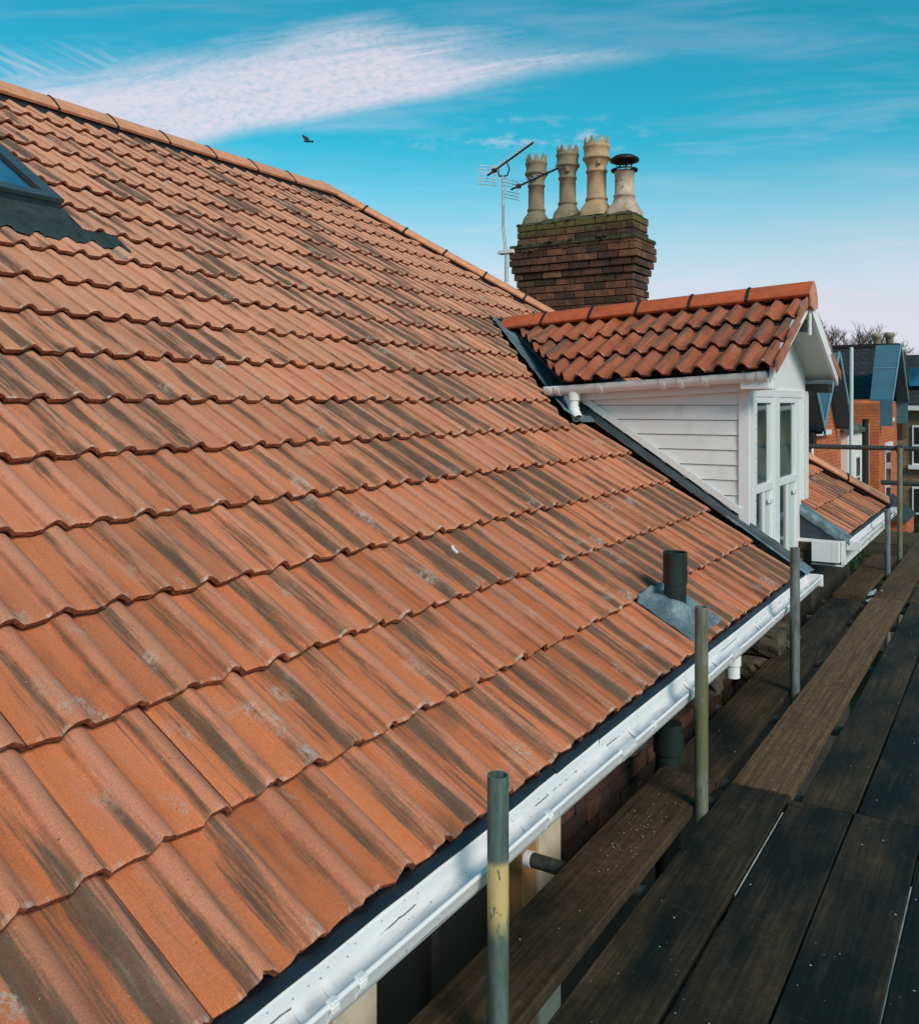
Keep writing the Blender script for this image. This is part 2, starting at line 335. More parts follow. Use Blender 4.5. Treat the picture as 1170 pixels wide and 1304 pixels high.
M_COWL = simple('dark_metal_cowl', (.02, .018, .016), .5, metal=.5)
M_ALU = simple('aerial_aluminium', (.50, .49, .47), .4, metal=.6, var=.1)
M_ALUD = simple('aerial_boom', (.05, .05, .05), .5, metal=.3)
def brick_tex(name, c1, c2, mort, scale=1., rough=.85):
    mt, t, b = material(name)
    s = t.sep(t.node('ShaderNodeNewGeometry').outputs['Position'])
    nd = t.node('ShaderNodeTexBrick', ins={'Vector': t.xyz(t.m('ADD', s[1], s[0]), s[2], 0), 'Scale': scale, 'Mortar Size': .008, 'Brick Width': .225, 'Row Height': .075, 'Color1': c1, 'Color2': c2, 'Mortar': mort, 'Bias': 0.})
    n = t.noise(t.xyz(s[0], s[1], s[2]), 2.5, 4., .6); k = t.step(n, .3, .7, .8, 1.15)
    t.put(b.inputs['Base Color'], t.mix(1., nd.outputs[0], t.xyz(k, k, k), 'MULTIPLY')); b.inputs['Roughness'].default_value = rough
    return mt
M_BRO = brick_tex('orange_brickwork', (.60, .155, .045), (.50, .12, .04), (.30, .09, .04))
M_BRD = brick_tex('brown_brickwork', (.16, .07, .035), (.10, .045, .03), (.10, .07, .05))
M_STONE = brick_tex('bath_stone', (.30, .20, .10), (.22, .15, .08), (.12, .09, .06))
def slate_mat(name, c1, c2, w, h):
    mt, t, b = material(name)
    s = t.sep(t.node('ShaderNodeNewGeometry').outputs['Position'])
    nd = t.node('ShaderNodeTexBrick', ins={'Vector': t.xyz(t.m('ADD', s[0], t.m('MULTIPLY', s[1], .6)), t.m('MULTIPLY', s[2], 1.4), 0), 'Scale': 1., 'Mortar Size': .012, 'Brick Width': w, 'Row Height': h, 'Color1': c1, 'Color2': c2, 'Mortar': (.004, .004, .004), 'Bias': 0.})
    t.put(b.inputs['Base Color'], nd.outputs[0]); b.inputs['Roughness'].default_value = .7
    bump(t, b, nd.outputs['Fac'], -.02)
    return mt
M_SLATE = slate_mat('dark_slates', (.022, .024, .024), (.034, .034, .030), .28, .2)
M_ZINC = simple('blue_grey_zinc', (.062, .15, .20), .5, metal=.1, var=.12, scale=2)
M_ZINCL = simple('blue_grey_zinc_edge', (.16, .30, .36), .5, metal=.1, var=.1)
M_DARK = simple('dark_boarding_and_shade', (.008, .009, .009), .8, var=.2)
M_RENDER = simple('white_render', (.76, .70, .66), .8, var=.05, scale=2)
M_ASPH = simple('asphalt', (.05, .05, .05), .9, var=.25, scale=2, bmp=.003, bscale=90)
M_PAVE = simple('paving', (.22, .21, .19), .9, var=.2, scale=3)
M_GRASS = simple('rough_grass', (.05, .08, .025), .95, var=.4, scale=1.3)
M_BARK = simple('grey_bark', (.10, .085, .07), .95, var=.3, scale=5)
M_LEAF = simple('hedge_leaf', (.02, .04, .012), .8, var=.5, scale=2)
M_BIRD = simple('bird_feather', (.02, .02, .022), .8)
M_BRASS = simple('stain_board', (.62, .50, .36), .7, var=.1)
M_MOSS = simple('moss', (.035, .042, .014), .95, var=.5, scale=30, bmp=.01, bscale=80)

# ------------------------------------------------------------------ mesh builder
class MB:
    def __init__(s): s.v = []; s.f = []; s.sm = []
    def add(s, verts, faces, smooth=False):
        k = len(s.v); s.v += [Vector(v) for v in verts]; s.f += [tuple(i+k for i in f) for f in faces]; s.sm += [smooth]*len(faces); return s
    def box(s, lo, hi, ch=0.):
        x0, y0, z0 = lo; x1, y1, z1 = hi
        if ch <= 0:
            v = [(x0, y0, z0), (x1, y0, z0), (x1, y1, z0), (x0, y1, z0), (x0, y0, z1), (x1, y0, z1), (x1, y1, z1), (x0, y1, z1)]
            return s.add(v, [(0, 3, 2, 1), (4, 5, 6, 7), (0, 1, 5, 4), (1, 2, 6, 5), (2, 3, 7, 6), (3, 0, 4, 7)])
        bm = bmesh.new(); bmesh.ops.create_cube(bm, size=1)
        for v in bm.verts: v.co = Vector(((x0+x1)/2+v.co.x*(x1-x0), (y0+y1)/2+v.co.y*(y1-y0), (z0+z1)/2+v.co.z*(z1-z0)))
        bmesh.ops.bevel(bm, geom=bm.edges[:], offset=ch, segments=1, affect='EDGES')
        bm.verts.index_update(); vs_ = [v.co.copy() for v in bm.verts]; fs = [tuple(v.index for v in f.verts) for f in bm.faces]; bm.free()
        return s.add(vs_, fs)
    def slab(s, quad, th):
        """quad of 3-D points thickened th along minus its normal"""
        q = [Vector(p) for p in quad]; n = (q[1]-q[0]).cross(q[-1]-q[0]).normalized(); k = len(q)
        v = q+[p-n*th for p in q]
        f = [tuple(range(k)), tuple(range(2*k-1, k-1, -1))]+[(i, i+k, (i+1) % k+k, (i+1) % k) for i in range(k)]
        return s.add(v, f)
    def tube(s, a, b, r, n=14, r2=None, caps=True, wall=0.):
        a, b = Vector(a), Vector(b); d = (b-a).normalized(); u = d.orthogonal().normalized(); w = d.cross(u); r2 = r if r2 is None else r2
        ring = lambda p, q: [p+(u*math.cos(2*math.pi*i/n)+w*math.sin(2*math.pi*i/n))*q for i in range(n)]
        v = ring(a, r)+ring(b, r2)
        s.add(v, [(i, (i+1) % n, (i+1) % n+n, i+n) for i in range(n)], True)
        if wall:
            v = ring(b, r2)+ring(b, r2-wall)+ring(b-d*.25, r2-wall)
            s.add(v, [(i, (i+1) % n, (i+1) % n+n, i+n) for i in range(n)])
            s.add(v[n:], [(i, (i+1) % n, (i+1) % n+n, i+n) for i in range(n)], True)
            s.add(v[2*n:], [tuple(range(n))])
        elif caps: s.add(v, [tuple(range(n-1, -1, -1)), tuple(range(n, 2*n))])
        return s
    def path(s, pts, r, n=8):
        for a, b in zip(pts, pts[1:]): s.tube(a, b, r, n)
        return s
    def lathe(s, c, prof, n=24, sq=None):
        """prof: (radius, z); sq: how many first rings are square"""
        rings = []
        for k, (r, z) in enumerate(prof):
            row = []
            for i in range(n):
                a = 2*math.pi*i/n+math.pi/n
                q = r
                if sq and k < sq: q = r/max(abs(math.cos(a)), abs(math.sin(a)))
                row.append((c[0]+q*math.cos(a), c[1]+q*math.sin(a), c[2]+z))
            rings.append(row)
        v = [p for row in rings for p in row]; f = []
        for k in range(len(prof)-1):
            f += [(k*n+i, k*n+(i+1) % n, (k+1)*n+(i+1) % n, (k+1)*n+i) for i in range(n)]
        return s.add(v, f, True)
    def sweep(s, prof, path, closed=True, smooth=True, caps=True):
        """profile of (x,z) offsets swept along y stations [(y, dx, dz)]"""
        n = len(prof); v = []
        for (y, dx, dz) in path: v += [(p[0]+dx, y, p[1]+dz) for p in prof]
        f = []; m_ = n if closed else n-1
        for k in range(len(path)-1):
            f += [(k*n+i, k*n+(i+1) % n, (k+1)*n+(i+1) % n, (k+1)*n+i) for i in range(m_)]
        s.add(v, f, smooth)
        if caps and closed: s.add(v, [tuple(range(n-1, -1, -1)), tuple(range(len(v)-n, len(v)))])
        return s
WP = {}
def _mesh(name, mb, mat, origin):
    me = bpy.data.meshes.new(name); me.from_pydata([v-origin for v in mb.v], [], mb.f)
    me.polygons.foreach_set('use_smooth', mb.sm); me.materials.append(mat); me.update()
    return me
def centre(mb):
    lo = [min(v[i] for v in mb.v) for i in range(3)]; hi = [max(v[i] for v in mb.v) for i in range(3)]
    return Vector([(a+b)/2 for a, b in zip(lo, hi)]), lo, hi
def link(o, parent, wpos):
    COL.objects.link(o); WP[o.name] = Vector(wpos)
    if parent: o.parent = parent; o.location = Vector(wpos)-WP[parent.name]
    else: o.location = wpos
    return o
def fix_normals(me):
    bm = bmesh.new(); bm.from_mesh(me); bmesh.ops.recalc_face_normals(bm, faces=bm.faces[:]); bm.to_mesh(me); bm.free()
def part(name, mb, mat, parent, label=None, kind=None):
    c, lo, hi = centre(mb); me = _mesh(name, mb, mat, c); fix_normals(me); o = bpy.data.objects.new(name, me)
    link(o, parent, c)
    if label: o['label'] = label
    if kind: o['kind'] = kind
    return o
def thing(name, label, cat, loc, group=None):
    o = bpy.data.objects.new(name, None); o.empty_display_size = .2; link(o, None, loc); o['label'] = label; o['category'] = cat
    if group: o['group'] = group
    return o
def single(name, mb, mat, label, cat, group=None):
    c, lo, hi = centre(mb); c = Vector((c.x, c.y, lo[2])); me = _mesh(name, mb, mat, c); fix_normals(me); o = bpy.data.objects.new(name, me); link(o, None, c)
    o['label'] = label; o['category'] = cat
    if group: o['group'] = group
    return o
def setting(name, mb, mat, kind='structure'):
    o = part(name, mb, mat, None); o['kind'] = kind; return o

# ------------------------------------------------------------------ ground and street
GZ = -6.6
setting('ground', MB().add([(-600, -600, GZ), (600, -600, GZ), (600, 600, GZ), (-600, 600, GZ)], [(0, 1, 2, 3)]), M_GRASS)
setting('pavement', MB().box((.8, -60, GZ+.004), (2.6, 90, GZ+.12)), M_PAVE)
setting('road', MB().add([(2.6, -60, GZ+.008), (9, -60, GZ+.008), (9, 90, GZ+.008), (2.6, 90, GZ+.008)], [(0, 1, 2, 3)]), M_ASPH)
setting('front_garden', MB().add([(-1.4, -10, GZ+.01), (.8, -10, GZ+.01), (.8, 34, GZ+.01), (-1.4, 34, GZ+.01)], [(0, 1, 2, 3)]), M_PAVE)

# ================================================================== THE HOUSE
P = .5837; CP, SP = math.cos(P), math.sin(P)
P0 = Vector((-2.7641, 0, .0413)); G = .3228           # crest line of course 0, gauge
N = Vector((SP, 0, CP)); UPV = Vector((-CP, 0, SP))
def rp(s, y, h=0.):                                     # point s metres down-slope from course 0
    return P0-UPV*s+Vector((0, y, 0))+N*h
def roof_z(x, h=0.): return P0.z-(x-P0.x)*math.tan(P)+h/CP
HX, HY = -6.05, 7.08                                    # ridge/hip junction
EX, EY = -1.15, 10.0                                    # hip foot
EAVE_X = P0.x+6*G*CP; EAVE_Z = P0.z-6*G*SP
house = thing('house', 'red-tiled house with a white dormer, roof filling the left of the view', 'house', (-6, 4, GZ))
# walls
part('wall', MB().box((-10.9, -4, GZ), (-1.64, 9.85, -1.20)), M_BRD, house)
# roof deck with a hole under the dormer: main slope pieces a little under the tiles
H0 = -.072
rf = MB()
def hipy(x): return HY+(x-HX)*(EY-HY)/(EX-HX)
ys = lambda x, y: (x, y, roof_z(x, H0))
xr, xe = -6.02, EAVE_X-.03
rf.add([ys(xr, -4), ys(xe, -4), ys(xe, 5.78), ys(xr, 5.78)], [(0, 1, 2, 3)])
rf.add([ys(xr, 5.78), ys(-2.70, 5.78), ys(-3.85, 6.73), ys(-3.85, 8.3), ys(xr, 7.08)], [(0, 1, 2, 3, 4)])
rf.add([ys(-3.85, 6.73), ys(-2.70, 7.62), ys(-2.70, hipy(-2.7)-.05), ys(-3.85, hipy(-3.85)-.05)], [(0, 1, 2, 3)])
rf.add([ys(-2.70, 7.62), ys(xe, 7.45), ys(xe, 9.95), ys(-2.70, hipy(-2.7)-.05)], [(0, 1, 2, 3)])
# hip end and rear slope
rf.add([(xr, 7.08, roof_z(xr, H0)), (xe, 9.95, roof_z(xe, H0)), (-10.9, 9.95, roof_z(xe, H0))], [(0, 1, 2)])
rf.add([(xr, -4, roof_z(xr, H0)), (xr, 7.08, roof_z(xr, H0)), (-10.9, 9.95, roof_z(xe, H0)), (-10.9, -4, roof_z(xe, H0))], [(0, 1, 2, 3)])
roof = part('roof', rf, M_BLACK, house)

# ---- tile shape -------------------------------------------------------------
def profile(w, centres, hw, hr):
    xs = [0., w*.05, centres[0]*.45]
    for i, c in enumerate(centres):
        xs += [c+hw*k for k in (-1.15, -1, -.8, -.58, -.3, 0, .3, .58, .8, 1)]
        if i+1 < len(centres): xs += [c+hw*1.25, (c+centres[i+1])/2]
    xs = sorted(set(round(x, 5) for x in xs if 0 <= x <= w)); xs.append(w) if xs[-1] < w-.001 else None
    def h(x):
        z = 0
        for c in centres:
            d = (c-x)/(hw*.92) if x < c else (x-c)/(hw*1.08)
            if d < 1: z += hr*(1-d*d)**.5*(.55)+hr*.45*math.cos(d*math.pi/2)**1.2
        return z
    return xs, h
def tile_mesh(w, centres, hw, hr, length, tilt, th, seed, name, mat, edge_noise=.0016):
    """local X across, Y up-slope, Z out.  leading-edge crest at z=0"""
    rg = random.Random(seed); xs, h = profile(w, centres, hw, hr)
    v, f, uv, smo = [], [], [], []
    ph = rg.random()*6; bow = rg.uniform(-.0012, .0012)
    ed = [edge_noise*(math.sin(x*61+ph)+.8*math.sin(x*143+ph*2.3)+rg.uniform(-.8, .8)) for x in xs]
    ez = [rg.uniform(-.0006, .0006) for x in xs]
    if rg.random() < .55:                     # a small chip somewhere along the arris
        k = rg.randrange(2, len(xs)-2); ed[k] += .008*rg.random()+.003; ez[k] -= .003
    top = lambda i, y: h(xs[i])-hr-tilt*y+bow*math.sin(y/length*3.14)
    rows = [(0., -.0035), (.0035, -.0008), (.011, 0), (.07, 0), (.16, 0), (.26, 0), (length, 0)]
    n = len(xs)
    for (y, dz) in rows:
        for i in range(n):
            yy = y+ed[i]*max(0, 1-y/.03); v.append((xs[i], yy, top(i, yy)+dz+(ez[i] if y < .01 else 0))); uv.append((xs[i], max(y, .002)))
    for k in range(len(rows)-1):
        for i in range(n-1): f.append((k*n+i, k*n+i+1, (k+1)*n+i+1, (k+1)*n+i)); smo.append(True)
    b = len(v)                                # broken front face
    mids = [rg.uniform(-.0015, .0025) for _ in xs]
    for q, fr in enumerate((0., .5, 1.)):
        for i in range(n):
            yy = ed[i]+(mids[i] if q == 1 else (.003 if q == 2 else 0))
            v.append((xs[i], yy, top(i, ed[i])-.0035+ez[i]-fr*th)); uv.append((xs[i], -.004-fr*th))
    for k in range(2):
        for i in range(n-1): f.append((b+k*n+i+1, b+k*n+i, b+(k+1)*n+i, b+(k+1)*n+i+1)); smo.append(False)
    for i0 in (0, n-1):                       # side edges
        b = len(v)
        for y in (0., .12, length):
            z = top(i0, y); v += [(xs[i0], y, z), (xs[i0], y, z-th)]; uv += [(xs[i0], -.01), (xs[i0], -.02)]
        for k in range(2): f.append((b+2*k, b+2*k+1, b+2*k+3, b+2*k+2)); smo.append(False)
    me = bpy.data.meshes.new(name); me.from_pydata(v, [], f); me.polygons.foreach_set('use_smooth', smo)
    ul = me.uv_layers.new(name='loc')
    for lp in me.loops: ul.data[lp.index].uv = uv[lp.vertex_index]
    me.materials.append(mat); me.update(); return me
TW = .2975
VARS = [tile_mesh(TW, (.1165, .2605), .034, .0245, .395, .031/G, .017, 100+i, 'roof_tile', M_TILE, .0028) for i in range(14)]
def tile_matrix(row, y):
    m = Matrix((Vector((0, 1, 0)), UPV, N)).transposed().to_4x4()
    m.translation = rp(row*G, y); return m
def cut_mesh(me, mw, planes):
    """world-space planes (co, no): the side no points to is removed"""
    bm = bmesh.new(); bm.from_mesh(me); inv = mw.inverted()
    for co, no in planes:
        lco = inv @ Vector(co); lno = (mw.to_3x3().transposed() @ Vector(no)).normalized()
        bmesh.ops.bisect_plane(bm, geom=bm.verts[:]+bm.edges[:]+bm.faces[:], plane_co=lco, plane_no=lno, clear_outer=True)
    if not bm.faces: bm.free(); return None
    m2 = bpy.data.meshes.new(me.name); bm.to_mesh(m2); bm.free()
    m2.materials.append(me.materials[0]); return m2
# exclusion edges (world, vertical planes)
hip_n = Vector((-(EY-HY), (EX-HX), 0)).normalized(); HIPP = (Vector((HX, HY, 0))-hip_n*.03, hip_n)
VL = (Vector((-2.78, 5.60, 0)), Vector((-3.98, 6.73, 0)))      # left valley on the main roof
VRt = (Vector((-2.78, 7.86, 0)), Vector((-3.98, 6.73, 0)))
vl_d = (VL[1]-VL[0]); VLn = Vector((-vl_d.y, vl_d.x, 0)).normalized();  VLn = VLn if VLn.y > 0 else -VLn
vr_d = (VRt[1]-VRt[0]); VRn = Vector((-vr_d.y, vr_d.x, 0)).normalized(); VRn = VRn if VRn.y < 0 else -VRn
SKY = (2.86, -1.80)                                             # skylight right edge y, bottom s
def region(px_, py_):
    """0 keep; else which cut applies for a point in the hole"""
    return None
CAMR = Vector((math.cos(YAW), math.sin(YAW), 0)); CAMF = Vector((-math.sin(YAW), math.cos(YAW), 0))
def project(p):
    d = p.dot(CAMF)
    if d < .05: return None
    return 587.5+1133.1*p.dot(CAMR)/d, 513.9-1133.1*p.z/d, d
tiles = []
for row in range(-12, 7):
    for k in range(-18, 30):
        y0 = 1.357+.3*k-.3; y1 = y0+.3
        mw = tile_matrix(row, y0)
        xlo, xhi = rp(row*G, 0).x, rp(row*G-.40, 0).x
        xm = rp(row*G-.16, 0).x; ym = y0+.15
        cut = []
        corners = [rp(row*G-a, y) for a in (0, .395) for y in (y0, y1)]
        dh = [(c-HIPP[0]).dot(hip_n) for c in corners]
        if min(dh) > 0: continue
        if max(dh) > 0: cut.append(HIPP)
        if row == -12: cut.append((rp(-12.33*G, 0), UPV))
        # dormer hole
        if y1 > 5.55 and y0 < 7.95:
            if ym < 6.73:
                inside = [((c-VL[0]).dot(VLn) > 0 or c.x > -2.78) and c.y > 5.74 for c in corners]
                if all((c.x > -2.74) for c in corners):
                    if y0 > 5.74: continue
                    if y1 > 5.74: cut.append(((0, 5.782, 0), (0, 1, 0)))
                elif all((c-VL[0]).dot(VLn) > 0 for c in corners): continue
                elif any((c-VL[0]).dot(VLn) > 0 for c in corners) and xm < -2.5: cut.append((VL[0], VLn))
                elif y0 > 5.74 and xm > -2.9: continue
                elif y1 > 5.74 and xm > -2.9: cut.append(((0, 5.782, 0), (0, 1, 0)))
            else:
                if all((c.x > -2.74) for c in corners):
                    lim = 7.72 if xm < -1.6 else 7.50
                    if y1 < lim: continue
                    if y0 < lim: cut.append(((0, lim, 0), (0, -1, 0)))
                elif all((c-VRt[0]).dot(VRn) > 0 for c in corners): continue
                elif any((c-VRt[0]).dot(VRn) > 0 for c in corners): cut.append((VRt[0], VRn))
        # skylight hole: rows above its foot, left of its right edge
        if row <= -6 and row >= -9 and y0 < SKY[0]:
            if y1 < SKY[0]+.01: continue
            cut.append(((0, SKY[0]+.015, 0), (0, -1, 0)))
        if row == -5 and y0 < SKY[0]:
            if y1 < SKY[0]+.01: continue
            cut.append(((0, SKY[0]+.015, 0), (0, -1, 0)))
        pr_ = project(rp(row*G-.15, ym)); area = 0
        if pr_ and -70 < pr_[0] < 1240 and 0 < pr_[1] < 1500:
            c4 = [project(rp(row*G-a, y)) for a, y in ((0, y0), (0, y1), (G, y1), (G, y0))]
            if all(c4):
                area = .5*abs(sum(c4[i][0]*c4[(i+1) % 4][1]-c4[(i+1) % 4][0]*c4[i][1] for i in range(4)))
                ins = sum(0 <= q[0] <= 1170 and 0 <= q[1] <= 1304 for q in c4)
                area *= (0.02 if ins == 0 else 1)
        # vent pipe slate replaces part of a tile later; small lay irregularity
        jit = Matrix.Translation(Vector((0, 0, 0)))
        mw2 = mw @ Matrix.Translation((rnd.uniform(-.0015, .0015), rnd.uniform(-.004, .004), rnd.uniform(-.0015, .0015))) @ Matrix.Rotation(rnd.gauss(0, .0025), 4, 'Z') @ Matrix.Rotation(rnd.gauss(0, .003), 4, 'Y') @ Matrix.Rotation(rnd.gauss(0, .0035), 4, 'X')
        me = VARS[rnd.randrange(len(VARS))]
        if cut:
            me = cut_mesh(me, mw2, cut)
            if me is None: continue
        tiles.append((area, mw2, me))
tiles.sort(key=lambda a: -a[0])
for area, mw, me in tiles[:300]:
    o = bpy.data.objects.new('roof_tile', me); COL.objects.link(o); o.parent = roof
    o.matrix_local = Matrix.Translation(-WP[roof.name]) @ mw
def join_tiles(rest, name, mat, parent):
    vv, ff, uvs, seeds, smo = [], [], [], [], []
    for area, mw, me in rest:
        k = len(vv); sd = rnd.random()
        vv += [mw @ v.co for v in me.vertices]; seeds += [sd]*len(me.vertices)
        ul = me.uv_layers['loc'].data
        for p_ in me.polygons:
            ff.append(tuple(i+k for i in p_.vertices)); smo.append(p_.use_smooth)
            uvs += [tuple(ul[li].uv) for li in p_.loop_indices]
    me = bpy.data.meshes.new(name); org = WP[parent.name]
    me.from_pydata([v-org for v in vv], [], ff); me.polygons.foreach_set('use_smooth', smo)
    ul = me.uv_layers.new(name='loc')
    ul.data.foreach_set('uv', [c for u_ in uvs for c in u_])
    at = me.attributes.new('seed', 'FLOAT', 'POINT'); at.data.foreach_set('value', seeds)
    me.materials.append(mat); me.update()
    o = bpy.data.objects.new(name, me); COL.objects.link(o); o.parent = parent; o['kind'] = 'stuff'; return o
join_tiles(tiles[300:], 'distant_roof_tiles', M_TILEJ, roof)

# ---- ridge and hip tiles ----------------------------------------------------
def cap_tile(a, b, side_down=.115, hw=.135, mat=M_RIDGE, parent=None, rad=.045, name='ridge_tile', gap=.006, nrm=None):
    """angular ridge cap between a and b (top line)"""
    a, b = Vector(a), Vector(b); d = (b-a).normalized(); a = a+d*gap; b = b-d*gap
    s = d.cross(Vector((0, 0, 1))).normalized(); up = s.cross(d).normalized()
    pr_ = []
    for k in range(-6, 7):
        q = k/6; x = q*hw; z = -side_down*(abs(q)**1.25); pr_.append((x, z))
    outer = pr_; inner = [(x*.9, z-.014) for x, z in reversed(pr_)]
    ring = outer+inner; n = len(ring)
    mb = MB(); v = [a+s*x+up*z for x, z in ring]+[b+s*x+up*z for x, z in ring]
    mb.add(v, [(i, (i+1) % n, (i+1) % n+n, i+n) for i in range(n)], False)
    mb.add(v, [(i, i+1, n-2-i, n-1-i) for i in range(6*2)]+[(n+i+1, n+i, 2*n-1-i, 2*n-2-i) for i in range(12)])
    mb.sm = [True if k_ < len(outer)-1 else False for k_ in range(len(mb.f))]
    return part(name, mb, mat, parent)
def union(a, d, parent, hw=.14, down=.125, wd=.018):
    a = Vector(a); d = Vector(d).normalized(); s = d.cross(Vector((0, 0, 1))).normalized(); up = s.cross(d).normalized()
    mb = MB(); ring = []
    for k in range(-6, 7):
        q = k/6; ring.append((q*hw, .008-down*(abs(q)**1.25)))
    ring2 = [(x*.86, z-.02) for x, z in reversed(ring)]; rg = ring+ring2; n = len(rg)
    v = [a-d*wd/2+s*x+up*z for x, z in rg]+[a+d*wd/2+s*x+up*z for x, z in rg]
    mb.add(v, [(i, (i+1) % n, (i+1) % n+n, i+n) for i in range(n)]+[(i, i+1, n-2-i, n-1-i) for i in range(12)]+[(n+i+1, n+i, 2*n-1-i, 2*n-2-i) for i in range(12)])
    part('ridge_union', mb, M_BLACK, parent)
RT = roof_z(HX)+.055
ridge = part('ridge_batten', MB().box((HX-.10, -3.9, RT-.22), (HX+.10, HY, RT-.11)), M_BLACK, house)
yk = 7.08+.06
j0 = 3.93
ks = [j0+.5*k for k in range(-14, 7)]
ks = [k for k in ks if k < HY-.2]+[HY+.02]
for a, b in zip(ks, ks[1:]):
    cap_tile((HX, a, RT), (HX, b, RT), parent=ridge, side_down=.115); union((HX, a, RT), (0, 1, 0), ridge)
ht = Vector((HX, HY, RT)); hb = Vector((EX+.02, EY+.02, EAVE_Z+.075)); L = (hb-ht).length; hd = (hb-ht).normalized()
nh = int(L/.47)
hip = part('hip_batten', MB().tube(ht-Vector((0, 0, .115)), hb-Vector((0, 0, .085)), .06, 8), M_BLACK, house)
for i in range(nh+1):
    a = ht+hd*(i*.47-.02 if i else -.03); b = ht+hd*min(L, (i+1)*.47)
    if (b-a).length < .1: continue
    cap_tile(a, b, side_down=.062, hw=.095, mat=M_RIDGE, parent=hip, name='hip_tile')
    if i: union(a, hd, hip, hw=.10, down=.068, wd=.02)
cap_tile(ht-hd*.12, ht+hd*.12, side_down=.11, hw=.13, parent=hip, name='hip_tile')

# ---- eaves ------------------------------------------------------------------
GX = -1.083                                             # gutter centre line
def gutter(parent, x, z, ya, yb, r=.048, mat=M_GUT, dz=None, flip=1):
    pr_ = []; T = .0028
    pts = [(-r, .009), (-r, -.004), (-r*.98, -.022), (-r*.86, -.038), (-r*.6, -.050), (-r*.25, -.0555), (r*.15, -.0555), (r*.5, -.050), (r*.78, -.038), (r*.95, -.020), (r, -.002)]
    out = pts+[(r+.003, .002), (r+.003, .008), (r-.002, .0105), (r-.008, .008), (r-.0075, .003)]
    inn = [(px_*(1-.05), pz_+T) for px_, pz_ in reversed(pts[:-1])]
    prof = [(x+a*flip, z+b) for a, b in out+inn]
    n = max(2, int((yb-ya)/.4)); st = [(ya+(yb-ya)*i/n, rnd.uniform(-.0008, .0008), rnd.uniform(-.0012, .0012)) for i in range(n+1)]
    g = MB().sweep(prof, st); return part('gutter', g, mat, parent)
def gutter_joint(parent, x, z, y, w=.09, r=.0535):
    prof = []
    for k in range(0, 15):
        a = math.pi+math.pi*k/14; prof.append((x+r*math.cos(a), z-.002+.93*r*math.sin(a)))
    inner = [(x+(px_-x)*.94, z+(pz_-z)*.94) for px_, pz_ in reversed(prof)]
    mb = MB().sweep(prof+inner, [(y-w/2, 0, 0), (y+w/2, 0, 0)])
    mb.box((x+r-.012, y-w/2, z-.004), (x+r+.006, y+w/2, z+.0135))
    part('gutter_union', mb, M_UPVC, parent)
def gutter_bracket(parent, x, z, y, w=.022, r=.052):
    prof = []
    for k in range(0, 13):
        a = math.pi+math.pi*k/12; prof.append((x+r*math.cos(a), z-.001+.97*r*math.sin(a)))
    inner = [(x+(px_-x)*.95, z+(pz_-z)*.95) for px_, pz_ in reversed(prof)]
    mb = MB().sweep(prof+inner, [(y-w/2, 0, 0), (y+w/2, 0, 0)])
    mb.box((x+r-.014, y-w/2, z+.006), (x+r+.004, y+w/2, z+.0135), .002); mb.box((x+r-.004, y-w*.5, z-.008), (x+r+.004, y+w*.5, z+.006), .002)
    part('gutter_bracket', mb, M_UPVC, parent)
GZc = -1.074
g1 = gutter(house, GX, GZc, -3.8, 2.615); g2 = gutter(house, GX, GZc-.003, 2.625, 5.84)
for y in (2.62, 3.86): gutter_joint(g2, GX, GZc, y, .10)
for y in (-.3, 1.22, 1.30, 2.08, 2.86, 3.45, 4.55, 5.3): gutter_bracket(g1 if y < 2.6 else g2, GX, GZc, y)
part('stop_end', MB().box((GX-.050, 5.835, GZc-.058), (GX+.054, 5.848, GZc+.016), .003), M_UPVC, g2)
mb = MB().tube((GX, 4.0, GZc-.05), (GX, 4.0, GZc-.09), .036, 18).tube((GX, 4.0, GZc-.08), (GX, 4.0, GZc-.145), .031, 18)
part('gutter_outlet', mb, M_UPVC, g2)
for ya, yb in ((-3.9, 2.30), (2.305, 5.76), (7.50, 9.9)):
    mb = MB()
    n = int((yb-ya)/.1)
    top_, bot = [], []
    for i in range(n+1):
        y = ya+(yb-ya)*i/n
        top_.append((EAVE_X-.06, y, EAVE_Z-.05)); bot.append((GX-.041+rnd.uniform(-.0015, .002), y, GZc+.014+rnd.uniform(-.002, .002)))
    mid = [(GX-.053, y_, GZc+.026) for _, y_, _ in top_]
    v = top_+mid+bot; k = n+1
    mb.add(v, [(i, i+1, k+i+1, k+i) for i in range(n)]+[(k+i, k+i+1, 2*k+i+1, 2*k+i) for i in range(n)], True)
    part('eaves_felt', mb, M_FELT, house)
for ya, yb in ((-3.9, 5.8), (7.36, 9.9)):
    part('fascia', MB().box((GX-.085, ya, GZc-(.17 if ya > 7 else .055)), (GX-.056, yb, GZc+.012), .002), M_WHITE if ya > 7 else M_LEADD, house)
    part('soffit', MB().box((-1.46, ya, GZc-(.185 if ya > 7 else .07)), (GX-.07, yb, GZc-(.172 if ya > 7 else .057))), M_WHITE if ya > 7 else M_DARK, house)
g3 = gutter(house, GX, GZc, 7.40, 9.95)
gutter_joint(g3, GX, GZc, 7.45, .08); gutter_joint(g3, GX, GZc, 9.2, .09)
for y in (7.8, 8.3, 8.8, 9.6): gutter_bracket(g3, GX, GZc, y)
part('stop_end', MB().box((GX-.050, 7.388, GZc-.058), (GX+.054, 7.4, GZc+.016), .003), M_UPVC, g3)
# return of the gutter round the hip corner
mb = MB().box((-1.6, 9.98, GZc-.05), (GX+.06, 10.08, GZc+.016), .01); part('corner_gutter', mb, M_UPVC, g3)

